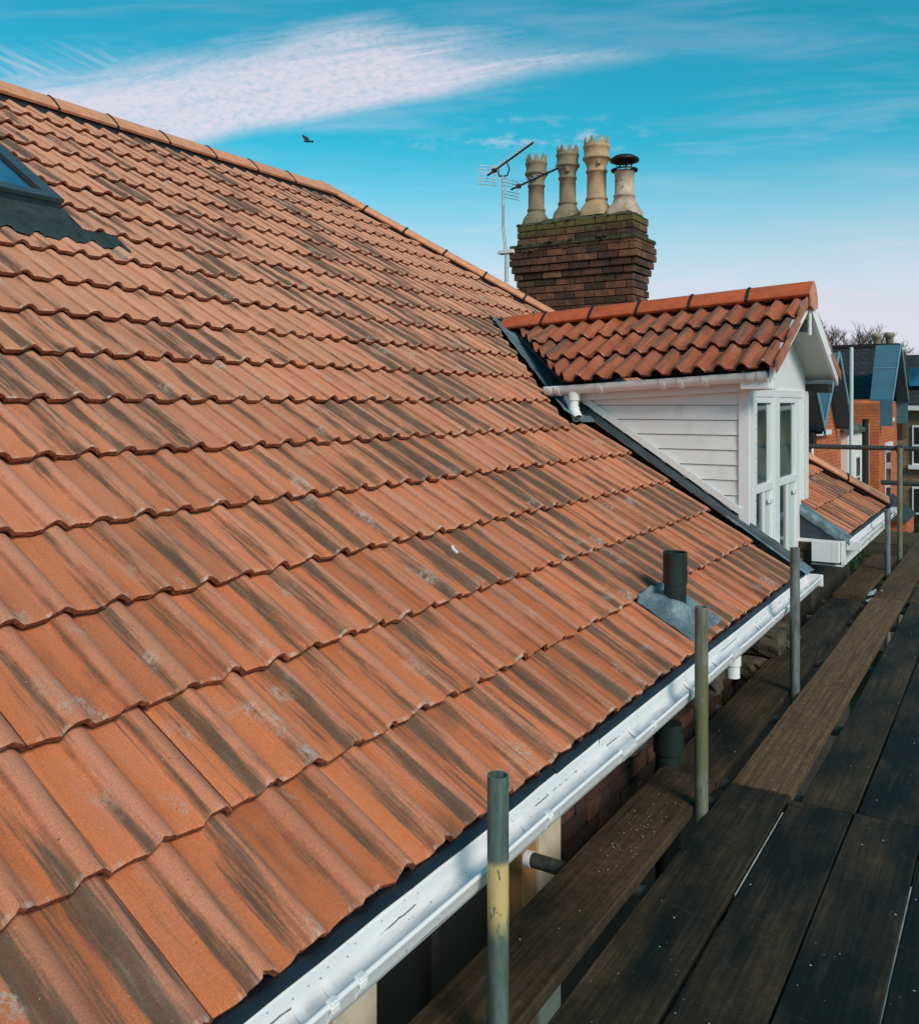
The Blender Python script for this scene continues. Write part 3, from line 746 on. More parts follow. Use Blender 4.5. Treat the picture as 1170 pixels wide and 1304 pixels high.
# ---- wall below the eaves ---------------------------------------------------
def brick_field(parent, x, ya, yb, za, zb, mat, proud=.012, hole=None, name='brick'):
    row = 0; z = zb-.065
    while z > za:
        y = ya-(.1125 if row % 2 else 0)
        while y < yb:
            a, b = max(y, ya), min(y+.215, yb)
            if b-a > .04 and not (hole and hole(a, b, z)):
                pr_ = proud+rnd.uniform(-.005, .008)
                mb = MB().box((x-.08, a, z), (x+pr_, b, z+.065), .004 if z > -1.7 else 0); part(name, mb, mat, parent)
            y += .225
        z -= .075; row += 1
wall2 = part('front_wall', MB().box((-1.64, 3.02, GZ), (-1.472, 9.8, -1.15)), M_MORTAR, house)
brick_field(wall2, -1.465, 3.04, 7.3, -2.15, -1.15, M_WALLB)
part('brick_return', MB().box((-1.6, 7.36, -2.0), (-1.385, 7.6, -1.07)), M_MORTAR, house)
for i in range(6):
    for j in range(2): part('brick', MB().box((-1.70+j*.16-(.05 if i % 2 else 0), 7.345, -1.155-.075*i), (-1.555+j*.16-(.05 if i % 2 else 0), 7.42, -1.09-.075*i), .003), M_WALLB, wall2)
# rendered piers and the dark window recess between them
for (ya, yb) in ((1.727, 1.905), (2.862, 3.035), (.4, .56)):
    part('pier', MB().box((-1.62, ya, -4), (-1.462, yb, GZc-.072), .003), M_CREAM, house)
part('packer', MB().box((-1.60, 2.752, -4), (-1.475, 2.860, GZc-.072), .003), M_TIMBER, house)
win = part('lower_window', MB().box((-1.62, 1.906, -3.6), (-1.585, 2.750, -1.15)), M_DARK, house)
part('pane', MB().box((-1.584, 1.96, -3.5), (-1.578, 2.70, -1.22)), simple('dark_pane', (.004, .006, .006), .7, var=.3), win)
for y in (1.93, 2.32, 2.725): part('frame', MB().box((-1.59, y-.02, -3.6), (-1.55, y+.02, -1.16), .003), M_DARK, win)
# mossy corbel stone and debris at the gutter end
def rock(lo, hi, sd):
    bm = bmesh.new(); bmesh.ops.create_cube(bm, size=1); bmesh.ops.subdivide_edges(bm, edges=bm.edges[:], cuts=3, use_grid_fill=True); rg = random.Random(sd)
    for v in bm.verts:
        q = v.co*1.15 if v.co.length < .6 else v.co*.96
        v.co = Vector([(a+b)/2+q[i]*(b-a)+rg.uniform(-.008, .008) for i, (a, b) in enumerate(zip(lo, hi))])
    bm.verts.index_update(); mb = MB().add([v.co.copy() for v in bm.verts], [tuple(v.index for v in f.verts) for f in bm.faces]); bm.free(); return mb
M_STN = simple('weathered_stone', (.07, .058, .036), .95, var=.5, scale=14, bmp=.01, bscale=40, dirt=(.04, .05, .015), dirt_amt=.9)
for k, (lo, hi) in enumerate((((-1.42, 5.42, -1.50), (-1.20, 5.62, -1.36)), ((-1.42, 5.64, -1.53), (-1.17, 5.84, -1.38)), ((-1.42, 5.30, -1.64), (-1.24, 5.58, -1.52)), ((-1.42, 4.36, -1.44), (-1.26, 4.50, -1.30)), ((-1.42, 3.3, -1.38), (-1.28, 3.46, -1.27)))):
    part('stone', rock(lo, hi, k), M_STN, wall2)
part('waste_pipe', MB().tube((-1.24, 3.60, -6.3), (-1.24, 3.60, -1.33), .055, 18).tube((-1.24, 3.60, -1.45), (-1.24, 3.60, -1.36), .063, 18), M_PIPE, house)

# ---- vent pipe with its lead slate -----------------------------------------
vx, vy = -1.315, 3.905
vent = part('vent_pipe', MB().tube((vx, vy, roof_z(vx)-.1), (vx, vy, -.80), .0495, 28).tube((vx, vy, -.81), (vx, vy, -.668), .0535, 28, wall=.005), M_PIPE, house)
mb = MB(); nx, ny = 30, 26
s0, s1 = 1.60, 1.90; ya, yb = 3.72, 4.17
xs, hh = profile(TW, (.1165, .2605), .034, .0245)
def tile_h(y): q = (y-(1.357-.3)) % .3; return hh(q)
v = []
cs = (vx-P0.x)/CP+.0
for j in range(ny+1):
    for i in range(nx+1):
        s = s0+(s1-s0)*j/ny; y = ya+(yb-ya)*i/nx
        dx = (s-cs); dy = y-vy; r_ = math.hypot(dx*.85, dy)
        cone = .06*math.exp(-max(0, r_-.05)/.045)
        rip = .35+.65*min(1, max(0, (r_-.06)/.12))
        if j == ny or i in (0, nx): edge = -.003
        else: edge = 0
        base = (tile_h(y)-.0245)*rip-.031*(((6*G-s) % G)/G)
        p_ = rp(s, y, base+.0065+cone+edge+.002*math.sin(s*40+y*23)); v.append(p_)
f = [(j*(nx+1)+i, j*(nx+1)+i+1, (j+1)*(nx+1)+i+1, (j+1)*(nx+1)+i) for j in range(ny) for i in range(nx)]
part('lead_slate', MB().add(v, f, True), M_LEAD, vent)

# ---- skylight ---------------------------------------------------------------
def rbox(mb, s0, s1, y0, y1, h0, h1):
    v = [rp(s, y, h) for h in (h0, h1) for s, y in ((s0, y0), (s1, y0), (s1, y1), (s0, y1))]
    return mb.add(v, [(0, 1, 2, 3), (4, 7, 6, 5), (0, 4, 5, 1), (1, 5, 6, 2), (2, 6, 7, 3), (3, 7, 4, 0)])
SB, SR = -1.80, 2.84
skl = part('skylight', rbox(MB(), SB-.98, SB, SR-.78, SR, -.06, .022), M_FRAMEB, house)
for (a, b, c, d) in ((SB-.075, SB+.004, SR-.784, SR+.004), (SB-.98, SB-.90, SR-.784, SR+.004), (SB-.90, SB-.075, SR-.784, SR-.70), (SB-.90, SB-.075, SR-.08, SR+.004)):
    part('skylight_frame', rbox(MB(), a, b, c, d, .023, .045), M_FRAMEB, skl)
part('skylight_pane', rbox(MB(), SB-.90, SB-.075, SR-.70, SR-.08, .023, .031), M_GLASSB, skl)
part('skylight_trim', rbox(MB(), SB-.89, SB-.08, SR-.115, SR-.083, .032, .042), M_DARK, skl)
mb = MB(); n = 150; ya, yb = 1.6, 3.06; v = []
S = [(-1.86, .012), (-1.795, .02), (-1.70, .0), (-1.61, 0), (-1.50, 0), (-1.43, 0)]
for i in range(n+1):
    y = ya+(yb-ya)*i/n
    for k, (s, dh) in enumerate(S):
        if y > SR+.03: s = max(s, -1.60); dh = 0
        hgt_ = (tile_h(y)-.0245)*(1 if k > 1 else .2)-.029*((s-(-4*G)) % G-G)/(-G)*0
        # lies on course -4 which slopes under course -5
        hgt_ += -.031*((-4*G-s)/G)
        ple = .0075*(1 if i % 2 else -1) if k > 1 else 0
        if k == 5: ple *= .25
        v.append(rp(s+(.008*math.sin(y*31)+.006*math.sin(y*77) if k == 5 else 0), y, max(hgt_, -.04)+.008+dh+ple))
m_ = len(S)
f = [(i*m_+k, i*m_+k+1, (i+1)*m_+k+1, (i+1)*m_+k) for i in range(n) for k in range(m_-1)]
part('pleated_apron', MB().add(v, f, False), M_EPDM, skl)

# ================================================================== DORMER (part of the house)
DX, DYA, DYB = -1.49, 5.80, 7.66; DYR = 6.73
cheek = part('dormer_wall', MB().box((-3.1, 5.825, -1.3), (-1.53, 7.62, .12)), M_DARK, house)
# cladding boards: trapezoids cut by the roof slope
zt = .085; pitch = .0972; k = 0
while True:
    z1 = zt-pitch*k; z0 = z1-pitch+.004
    if z1 < roof_z(-1.56): break
    xl1 = P0.x-(z1-P0.z)/math.tan(P)-.03; xl0 = P0.x-(z0-P0.z)/math.tan(P)-.03
    xr_ = -1.535; xl0 = min(xl0, xr_-.005)
    fr, fb = 5.802, 5.800
    v = [(xl1, fr, z1), (xr_, fr, z1), (xr_, fb-.006, z0), (xl0, fb-.006, z0), (xl1, 5.83, z1), (xr_, 5.83, z1), (xr_, 5.83, z0), (xl0, 5.83, z0)]
    part('cladding_board', MB().add(v, [(0, 3, 2, 1), (4, 5, 6, 7), (0, 1, 5, 4), (1, 2, 6, 5), (2, 3, 7, 6), (3, 0, 4, 7)]), M_WHITE, cheek)
    k += 1
# corner boards with nail holes
def corner(y0, y1, zb, nails_y):
    o = part('corner_board', MB().box((-1.532, y0, zb), (-1.462, y1, .10), .003), M_UPVC, cheek)
    for i in range(9):
        z = .02-i*.094
        if z < zb+.03: break
        part('nail_hole', MB().tube((-1.4625, nails_y, z), (-1.4605, nails_y, z), .0045, 8), M_DARK, o)
corner(5.785, 5.965, -.79, 5.945); corner(7.46, 7.67, -.77, 7.50)

# window
wf = part('dormer_window', MB().box((-1.53, 5.966, -1.35), (-1.512, 7.459, .10)), M_DARK, house)
def fr(y0, y1, z0, z1, x1=-1.478, nm='window_frame', mat=M_UPVC): return part(nm, MB().box((-1.511, y0, z0), (x1, y1, z1), .003), mat, wf)
fr(5.967, 7.458, .045, .10, -1.470)
fr(5.967, 6.005, -1.35, .044, -1.485); fr(6.50, 6.66, -1.35, .044, -1.466); fr(7.30, 7.458, -1.35, .044, -1.478)
for (a, b) in ((6.006, 6.498), (6.662, 7.298)):
    sash = part('sash', MB().box((-1.510, a, .004), (-1.474, b, .043), .003).box((-1.510, a, -.60), (-1.474, b, -.545), .003).box((-1.510, a, -.545), (-1.474, a+.03, .004), .003).box((-1.510, b-.055, -.545), (-1.474, b, .004), .003), M_UPVC, wf)
    part('glass_pane', MB().box((-1.500, a+.03, -.545), (-1.494, b-.055, .004)), M_GLASS, sash)
    s2 = part('lower_sash', MB().box((-1.510, a, -1.34), (-1.480, a+.03, -.602), .003).box((-1.510, b-.05, -1.34), (-1.480, b, -.602), .003).box((-1.510, (a+b)/2-.02, -1.34), (-1.480, (a+b)/2+.02, -.602), .003), M_UPVC, wf)
    part('glass_pane', MB().box((-1.500, a+.03, -1.34), (-1.494, (a+b)/2-.02, -.604)), M_GLASS, s2)
    part('window_panel', MB().box((-1.500, (a+b)/2+.02, -1.34), (-1.492, b-.05, -.604)), M_CURT, s2)
    part('curtain', MB().box((-1.4935, b-.12, -.545), (-1.4925, b-.056, .004)), M_CURT, sash)
    part('handle', MB().box((-1.48, b-.16, -.69), (-1.465, b-.03, -.66), .004), M_UPVC, s2)
# gable wall, soffit, barge boards
RZ0, RZ1 = .715, .845                                    # ridge top back / front
XF, XB = -1.255, -3.80
def rz(x): return RZ0+(RZ1-RZ0)*(x-XB)/(XF-XB)
EYL, EYR = 5.615, 7.845                                  # eaves
def ez(x): return rz(x)-.60
def dslope(x, y): return rz(x)-.055-(abs(y-DYR)/(DYR-EYL))*.545   # tile bed surface
part('gable_wall', MB().slab([(-1.485, 5.80, .101), (-1.485, 7.66, .101), (-1.485, 7.66, dslope(-1.49, 7.66)-.04), (-1.485, DYR, rz(-1.49)-.11), (-1.485, 5.80, dslope(-1.49, 5.80)-.04)], .03), M_WHITE, cheek)
for sgn, ye in ((-1, EYL), (1, EYR)):
    yi = DYR+sgn*.004
    def q(x, y, o): return (x, y, dslope(x, y)-o-(.028 if o == .02 else .03))
    drf = part('dormer_roof', MB().slab([q(XF-.03, yi, .02), q(XF-.03, ye+sgn*(-.05), .02), q(-2.72, ye-sgn*.05, .02), q(-3.70, yi, .02)] if sgn < 0 else [q(XF-.03, yi, .02), q(-3.70, yi, .02), q(-2.72, ye-sgn*.05, .02), q(XF-.03, ye-sgn*.05, .02)], .02), M_BLACK, house)
    if sgn < 0: dr_l = drf
    else: dr_r = drf
    part('soffit_board', MB().slab([q(XF-.02, yi, .062), q(-1.484, yi, .062), q(-1.484, ye-sgn*.09, .062), q(XF-.02, ye-sgn*.09, .062)], .008), M_SOFFIT, drf)
    wdt = .105
    v = [(XF-.028, DYR, dslope(XF, DYR)-.008), (XF-.028, ye-sgn*.03, dslope(XF, ye-sgn*.03)-.008), (XF-.028, ye-sgn*.03, dslope(XF, ye-sgn*.03)-.008-wdt), (XF-.028, ye-sgn*.15, dslope(XF, ye-sgn*.15)-.008-wdt), (XF-.028, DYR, dslope(XF, DYR)-.01-wdt*1.12)]
    part('barge_board', MB().slab(v, .022), M_UPVC, drf)
    part('barge_end_box', MB().box((-1.484, min(ye-sgn*.03, ye-sgn*.20), dslope(XF, ye)-.155+.0), (XF-.052, max(ye-sgn*.03, ye-sgn*.20), dslope(XF, ye)-.085), .003), M_UPVC if sgn < 0 else M_DARK, drf)  # far end box coloured near-black to paint its shade
part('finial', MB().box((XF-.027, DYR-.02, dslope(XF, DYR)-.30), (XF-.012, DYR+.02, dslope(XF, DYR)-.03), .003), M_UPVC, dr_l)
# fascia and gutter of the near side
fa = .0
v0 = lambda x: ez(x)-.10
mb = MB().add([(XF-.04, 5.745, v0(XF)+.06), (-2.75, 5.745, v0(-2.75)+.06), (-2.75, 5.745, v0(-2.75)-.055), (XF-.04, 5.745, v0(XF)-.055), (XF-.04, 5.80, v0(XF)+.06), (-2.75, 5.80, v0(-2.75)+.06), (-2.75, 5.80, v0(-2.75)-.055), (XF-.04, 5.80, v0(XF)-.055)], [(0, 1, 2, 3), (7, 6, 5, 4), (0, 4, 5, 1), (3, 2, 6, 7), (0, 3, 7, 4), (1, 5, 6, 2)])
part('dormer_fascia', mb, M_WHITE, cheek)
# round-bottomed gutter running along x
def xgutter(xa, xb, y, za, zb, r, parent, name, mat, cap=True):
    prof = []
    for k in range(13):
        a = math.pi*k/12; prof.append((-r*math.cos(a), -r*math.sin(a)))
    prof += [(r*.93, .006)]+[(r*.92*math.cos(math.pi*k/12), -r*.92*math.sin(math.pi*k/12)+.003) for k in range(13)]+[(-r, .006)]
    n = len(prof); v = [(xa, y+p_[0], za+p_[1]) for p_ in prof]+[(xb, y+p_[0], zb+p_[1]) for p_ in prof]
    mb = MB().add(v, [(i, (i+1) % n, (i+1) % n+n, i+n) for i in range(n)], True)
    if cap: 
        half = [(xb, y-r*math.cos(math.pi*k/12), zb-r*math.sin(math.pi*k/12)) for k in range(13)]
        mb.add(half, [tuple(range(13))])
        half = [(xa, y-r*math.cos(math.pi*k/12), za-r*math.sin(math.pi*k/12)) for k in range(13)]
        mb.add(half, [tuple(range(13))])
    return part(name, mb, mat, parent)
gy = 5.665; gz = lambda x: ez(x)-.052
dg = xgutter(-2.84, XF-.075, gy, gz(-2.84), gz(XF), .056, cheek, 'dormer_gutter', M_UPVC)
for x in (-2.80, -2.74, -2.42, -1.98, -1.86, -1.70, -1.42, -1.355):
    xgutter(x-.016, x+.016, gy, gz(x), gz(x), .063, dg, 'gutter_bracket', M_UPVC)
xgutter(XF-.11, XF-.062, gy, gz(XF), gz(XF), .061, dg, 'stop_end', M_UPVC)
ox = -2.63; oz = gz(ox)
mb = MB().tube((ox, gy, oz-.04), (ox, gy, oz-.10), .042, 18).tube((ox, gy, oz-.10), (ox, gy-.005, oz-.15), .034, 18).tube((ox, gy, oz-.145), (ox-.0, gy, oz-.175), .039, 18)
mb.tube((ox, gy, oz-.165), (ox+.045, gy-.035, oz-.225), .036, 18, wall=.004)
part('downpipe_elbow', mb, M_UPVC, dg)
# far side gutter
xgutter(-2.84, XF-.075, EYR-.05, gz(-2.84), gz(XF), .05, dr_r, 'dormer_gutter', M_UPVC)
# ---- dormer tiles
DW = .275; DG = .402
D_VARS = [tile_mesh(DW-.003, (.07, .205),   .037, .042, .46, .036/DG, .014, 300+i, 'dormer_tile', M_TILE2, .001) for i in range(8)]
DV_END = [tile_mesh(DW-.003, (.07, .205),   .037, .042, .46, .036/DG, .014, 330, 'dormer_tile', M_TILE2, .001)]
def dormer_tiles(sgn, parent, xstart):
    ridge_dir = Vector((XF-XB, 0, RZ1-RZ0)).normalized()
    ye = EYL if sgn < 0 else EYR
    e0 = Vector((XF, ye, dslope(XF, ye))); r0 = Vector((XF, DYR, dslope(XF, DYR)))
    upv = (r0-e0).normalized()
    xax = ridge_dir if sgn < 0 else -ridge_dir
    upv = (upv-xax*upv.dot(xax)).normalized(); nn = xax.cross(upv).normalized()
    base = Matrix((xax, upv, nn)).transposed().to_4x4()
    slope_len = (r0-e0).length
    for row in range(4):
        for k in range(-1, 12):
            xx = XF-.0-DW*(k+1) if sgn < 0 else XF-DW*k
            lead = row*DG-.045
            p_ = e0+ridge_dir*((xx-XF)/ridge_dir.x)+upv*lead+nn*.052
            if sgn < 0 and k < 0: continue
            if sgn > 0 and k < 0: continue
            mw = base.copy(); mw.translation = p_
            mw = mw @ Matrix.Translation((rnd.uniform(-.0015, .0015), rnd.uniform(-.004, .004), rnd.uniform(-.001, .002))) @ Matrix.Rotation(rnd.gauss(0, .005), 4, 'Z') @ Matrix.Rotation(rnd.gauss(0, .004), 4, 'Y')
            cuts = [(Vector((0, DYR-.012*(-sgn)*(-1), 0)) if False else Vector((0, DYR+sgn*.03, 0)), Vector((0, -sgn, 0)))]
            # valley cut on the plane of the main roof, a hand back from the valley
            vp0 = Vector((-2.70, ye, 0)); vp1 = Vector((XB+.12, DYR, 0)); d = vp1-vp0; nv = Vector((-d.y, d.x, 0)).normalized()
            if nv.x > 0: nv = -nv
            cn = [mw @ Vector((a, b, 0)) for a in (0, DW) for b in (0, .46)]
            ds = [(c-vp0).dot(nv) for c in cn]
            if min(ds) > 0: continue
            if max(ds) > 0: cuts.append((vp0, nv))
            me = D_VARS[rnd.randrange(len(D_VARS))]
            if row == 3 or max(ds) > 0:
                me = cut_mesh(me, mw, cuts)
                if me is None: continue
            o = bpy.data.objects.new('dormer_tile', me); COL.objects.link(o); o.parent = parent; o.matrix_local = Matrix.Translation(-WP[parent.name]) @ mw
    # verge cloak: side of the last roll turned down at the gable
    for row in range(3):
        a = e0+upv*(row*DG-.045)+nn*.028; b = e0+upv*min(slope_len, row*DG+.375)+nn*.004
        off = Vector((.004, 0, 0))
        va, vb = a+off+nn*.016, b+off+nn*.012
        lowa, lowb = a+off-Vector((0, 0, .060)), b+off-Vector((0, 0, .055))
        mb = MB().slab([va, vb, lowb, lowa], .014)
        part('verge_tile', mb, M_TILEV, parent)
M_TILEV = simple('verge_clay', (.38, .13, .07), .8, var=.3, scale=9, bmp=.001, bscale=200)
dormer_tiles(-1, dr_l, XF); dormer_tiles(1, dr_r, XF)
# dormer ridge
js = [XF, -1.70, -2.13, -2.55, -2.95, -3.38, XB+.02]
drg = part('dormer_ridge', MB().box((XB+.1, DYR-.07, .52), (XF-.05, DYR+.07, .61)), M_BLACK, house)
for a, b in zip(js, js[1:]):
    cap_tile((b, DYR, rz(b)+.035), (a, DYR, rz(a)+.035), side_down=.105, hw=.125, mat=M_RIDGE2, parent=drg, gap=.005)
    if b > XB+.1: union((b, DYR, rz(b)+.035), (1, 0, .05), drg, hw=.13, down=.112, wd=.022)
v = [(XF+.004, DYR+dy, rz(XF)+.035-dz) for dy, dz in ((-.135, .115), (-.07, .055), (0, 0), (.07, .055), (.135, .115), (.10, .25), (0, .235), (-.10, .25))]
part('ridge_end_cap', MB().slab([(XF+.012, DYR+dy, rz(XF)+.036-dz) for dy, dz in ((-.128, .115), (-.118, .19), (0, .215), (.118, .19), (.128, .115), (.08, .055), (0, 0), (-.08, .055))], .012), M_RIDGE, drg)
# ---- lead work round the dormer
def lead_strip(pts, name='lead_flashing', mat=M_LEADD, lap=.003):
    n = len(pts)//2; part(name, MB().add(pts, [(i, i+1, n+i+1, n+i) for i in range(n-1)], True), mat, house)
# soaker strip on the tiles beside the cladding
S_ = []; nseg = 60
for dyy, hh_ in ((5.70, .004), (5.725, .010), (5.799, .018)):
    pass
ln_a, ln_b, ln_c = [], [], []
for i in range(nseg+1):
    s = -.0+(1.93)*i/nseg-.02
    wob = .004*math.sin(i*1.9)+.003*math.sin(i*.7)
    ln_a.append(rp(s, 5.742+wob, .002)); ln_b.append(rp(s, 5.765, .010+.002*math.sin(i*2.3))); ln_c.append(rp(s, 5.80, .05+.003*math.sin(i*1.3)))
n = nseg+1; v = ln_a+ln_b+ln_c
mb = MB().add(v, [(i, i+1, n+i+1, n+i) for i in range(nseg)]+[(n+i, n+i+1, 2*n+i+1, 2*n+i) for i in range(nseg)], True)
part('lead_flashing', mb, M_LEADD, house)
# white trim riding on the flashing under the cladding
q_ = [rp(.06, 5.789, .055), rp(1.44, 5.789, .055), rp(1.44, 5.789, .098), rp(.06, 5.789, .098)]
part('raking_trim', MB().slab(q_, -.012), M_WHITE, cheek)
# valley lead
def valley(ya, sgn, mat):
    v = []; n = 26
    A = Vector((-2.62, DYR+sgn*1.17, 0)); B = Vector((-3.86, DYR+sgn*.06, 0)); d = (B-A).normalized(); pn = Vector((-d.y, d.x, 0)); pn = pn if pn.y*sgn > 0 else -pn
    rows = []
    for i in range(n+1):
        p_ = A+(B-A)*i/n
        for k, o_ in enumerate((.035, -.02, -.10, -.20)):
            q = p_+pn*o_
            z = roof_z(q.x, -.002 if k == 0 else (-.012 if k == 1 else -.02))+.004*math.sin(i*1.7+k*2) if k < 3 else roof_z(q.x, -.03)+.05
            v.append((q.x, q.y, z))
    f = [(i*4+k, i*4+k+1, (i+1)*4+k+1, (i+1)*4+k) for i in range(n) for k in range(3)]
    part('valley_lead', MB().add(v, f, True), mat, house)
valley(0, -1, M_LEAD); valley(0, 1, M_LEADD)
# step flashing at the foot, in front of the window
v = []
for i in range(21):
    x = -1.60+.50*i/20
    for k, (y, h) in enumerate(((5.735, .006), (5.80, .014), (5.955, .006), (5.965, -.10))):
        v.append((x, y+.004*math.sin(i*2.1+k), roof_z(x, h)))
part('foot_flashing', MB().add(v, [(i*4+k, i*4+k+1, (i+1)*4+k+1, (i+1)*4+k) for i in range(20) for k in range(3)], True), M_LEAD, house)
# lead cheek and white box closing the far bay of roof
xa, xb_ = -1.50, -1.14
v = [(xa, 7.40, roof_z(xa)-.01), (xb_, 7.40, roof_z(xb_)-.01), (xb_, 7.40, -1.06), (xa, 7.40, -1.06)]
part('lead_cheek', MB().slab(v[::-1], .01), M_LEADD, house)
v = []
for i in range(21):
    x = -1.66+.55*i/20
    for k, (y, h) in enumerate(((7.388, -.055), (7.385, -.002), (7.43, .006), (7.55, .004))):
        v.append((x, y+.003*math.sin(i*1.7+k), roof_z(x, h+.002*math.sin(i*2.6))))
part('lead_capping', MB().add(v, [(i*4+k, i*4+k+1, (i+1)*4+k+1, (i+1)*4+k) for i in range(20) for k in range(3)], True), M_LEAD, house)
part('eaves_box', MB().box((-1.50, 7.355, -1.085), (-1.36, 7.40, -1.062), .002), M_UPVC, house)
part('eaves_box', MB().box((-1.372, 7.30, -1.225), (-1.235, 7.40, -1.0625), .003), M_UPVC, house)
part('eaves_box', MB().box((-1.233, 7.302, -1.225), (-1.172, 7.40, -1.0625), .003), M_UPVC, house)

# ================================================================== CHIMNEY (part of the house)
cx0, cx1, cy0, cy1 = -4.60, -3.275, 8.45, 8.90
chim = part('chimney_stack', MB().box((cx0+.02, cy0+.02, -1.2), (cx1-.02, cy1-.02, 1.90)), M_MORTAR, house)
def proj_of(i):
    if i < 3: return -.005
    if i == 3: return .045
    if i in (4, 5): return .06
    if i == 6: return .04
    if i == 7: return .02
    if i in (12,): return .02
    return 0.
zt = 1.915
for i in range(21):
    pj = proj_of(i); z1 = zt-.075*i; z0 = z1-.065
    x0_, x1_, y0_, y1_ = cx0-pj, cx1+pj, cy0-pj, cy1+pj
    x = x0_-(.1125 if i % 2 else 0)
    while x < x1_-.01:
        a, b = max(x, x0_), min(x+.217, x1_)
        if b-a > .03:
            j = rnd.uniform(-.004, .004)
            part('brick', MB().box((a, y0_+j, z0), (b, cy0+.10, z1), .003), M_CHIM, chim)
        x += .2275
    for (xa_, xb_) in ((x1_, cx1-.1), (x0_, cx0+.1)):
        y = cy0+.103-(0 if i % 2 else .0)
        ws = (.10, .225, .2) if i % 2 else (.215, .215)
        for w in ws:
            a, b = y, min(y+w-.01, y1_)
            if b-a > .03: part('brick', MB().box((min(xa_, xb_), a, z0), (max(xa_, xb_), b, z1), .003), M_CHIM, chim)
            y += w
    part('stone_course', MB().box((x0_-.012, y0_-.012, z1-.03), (x1_+.012, y1_+.012, z1+.006), .004), M_FLAUNCH, chim) if i == 3 else None
# flaunching, lumpy
v = []; nx, ny = 34, 12
for j in range(ny+1):
    for i in range(nx+1):
        x = cx0-.0+(cx1-cx0)*i/nx; y = cy0+(cy1-cy0)*j/ny
        e = min(i, nx-i)/nx*(cx1-cx0); e2 = min(j, ny-j)/ny*(cy1-cy0); e = min(e, e2)
        v.append((x, y, 1.912+min(.085, e*.55)+rnd.uniform(-.006, .008)+.012*math.sin(x*9)*min(1, e*10)))
part('flaunching', MB().add(v, [(j*(nx+1)+i, j*(nx+1)+i+1, (j+1)*(nx+1)+i+1, (j+1)*(nx+1)+i) for j in range(ny) for i in range(nx)], True), M_FLAUNCH, chim)
for k in range(16):
    x = rnd.uniform(cx0-.04, cx1+.04); z = rnd.choice((1.70, 1.62, 1.92, 1.92)); rr_ = rnd.uniform(.015, .035)
    if z < 1.9: y = cy0-.055
    else: y = cy0+.01
    mb = MB().lathe((x, y, z-.005), [(rr_, 0), (rr_*.9, rr_*.3), (rr_*.55, rr_*.6), (.001, rr_*.75)], 8); part('moss_clump', mb, M_MOSS, chim)
def crown_pot(x, z, hgt, rad, mat, y=8.67, rot=.0):
    r = rad; H = hgt
    prof = [(r*1.42, -.03), (r*1.38, .015), (r*1.25, .06), (r*1.08, .125), (r*1.02, .14)]
    prof += [(r*1.14, .145), (r*1.14, .165), (r*1.0, .172)]
    prof += [(r*.97, H*.54), (r*1.09, H*.545), (r*1.09, H*.57), (r*.98, H*.575), (r*1.0, H*.63), (r*1.2, H*.685), (r*1.34, H*.71), (r*1.42, H*.715), (r*1.42, H*.745), (r*1.30, H*.75), (r*1.26, H*.80), (r*1.28, H*.85), (r*1.38, H*.865), (r*1.38, H*.89), (r*1.27, H*.895)]
    o = part('chimney_pot', MB().lathe((x, y, z), prof, 32, sq=3), mat, chim)
    n = 8; vv = []; ff = []
    seg = 32; ro, ri = r*1.27, r*1.10; zb_ = z+H*.885
    for i in range(seg):
        a = 2*math.pi*(i+.5)/seg+rot; ph = (i % 4)/4; tri = 1-abs(ph*2-1)*1.0
        zt_ = z+H*.885+(H*.125)*(1-abs((i % 4)-2)/2.)
        for q, zz_ in ((ro, zb_-.01), (ro*1.02, zt_), (ri, zt_), (ri, zb_-.08)):
            vv.append((x+q*math.cos(a), y+q*math.sin(a), zz_))
    for i in range(seg):
        j = (i+1) % seg
        for q in range(3): ff.append((i*4+q, j*4+q, j*4+q+1, i*4+q+1))
    part('crown', MB().add(vv, ff), mat, o)
    part('inner_flue', MB().lathe((x, y, z+H*.80), [(ri*.99, 0), (.001, 0)], 16), M_DARK, o)
    a = -1.2+rot; c = (x+r*1.12*math.cos(a), y+r*1.12*math.sin(a), z+H*.66)
    part('vent_hole', MB().box((c[0]-.014, c[1]-.03, c[2]-.03), (c[0]+.014, c[1]+.012, c[2]+.02), .003), mat, o)
crown_pot(-4.475, 1.955, .76, .088, M_POTG); crown_pot(-4.10, 1.985, .765, .090, M_POTG, rot=.15); crown_pot(-3.765, 1.99, .80, .103, M_POT, rot=.3)
o = part('chimney_pot', MB().lathe((-3.455, 8.67, 1.97), [(.155, -.03), (.152, .02), (.125, .10), (.103, .155), (.112, .16), (.112, .185), (.10, .19), (.097, .40), (.104, .405), (.104, .43), (.090, .432)], 32, sq=2), M_POTW, chim)
mb = MB().lathe((-3.455, 8.67, 1.97), [(.135, .43), (.14, .445), (.11, .455), (.075, .46)], 28)
for k in range(7):
    a = 2*math.pi*k/7; mb.tube((-3.455+.075*math.cos(a), 8.67+.075*math.sin(a), 2.42), (-3.455+.085*math.cos(a), 8.67+.085*math.sin(a), 2.51), .006, 6)
mb.lathe((-3.455, 8.67, 1.97), [(.10, .52), (.15, .53), (.148, .555), (.10, .585), (.001, .60)], 28); mb.lathe((-3.455, 8.67, 1.97), [(.15, .53), (.001, .515)], 28)
part('metal_cowl', mb, M_COWL, o)
for k in range(9):
    a = -1.9+rnd.uniform(-.9, .9); z = 1.97+rnd.uniform(.2, .39)
    part('rust_hole', MB().tube((-3.455+.095*math.cos(a), 8.67+.095*math.sin(a), z), (-3.455+.102*math.cos(a), 8.67+.102*math.sin(a), z), .006, 6), M_DARK, o)
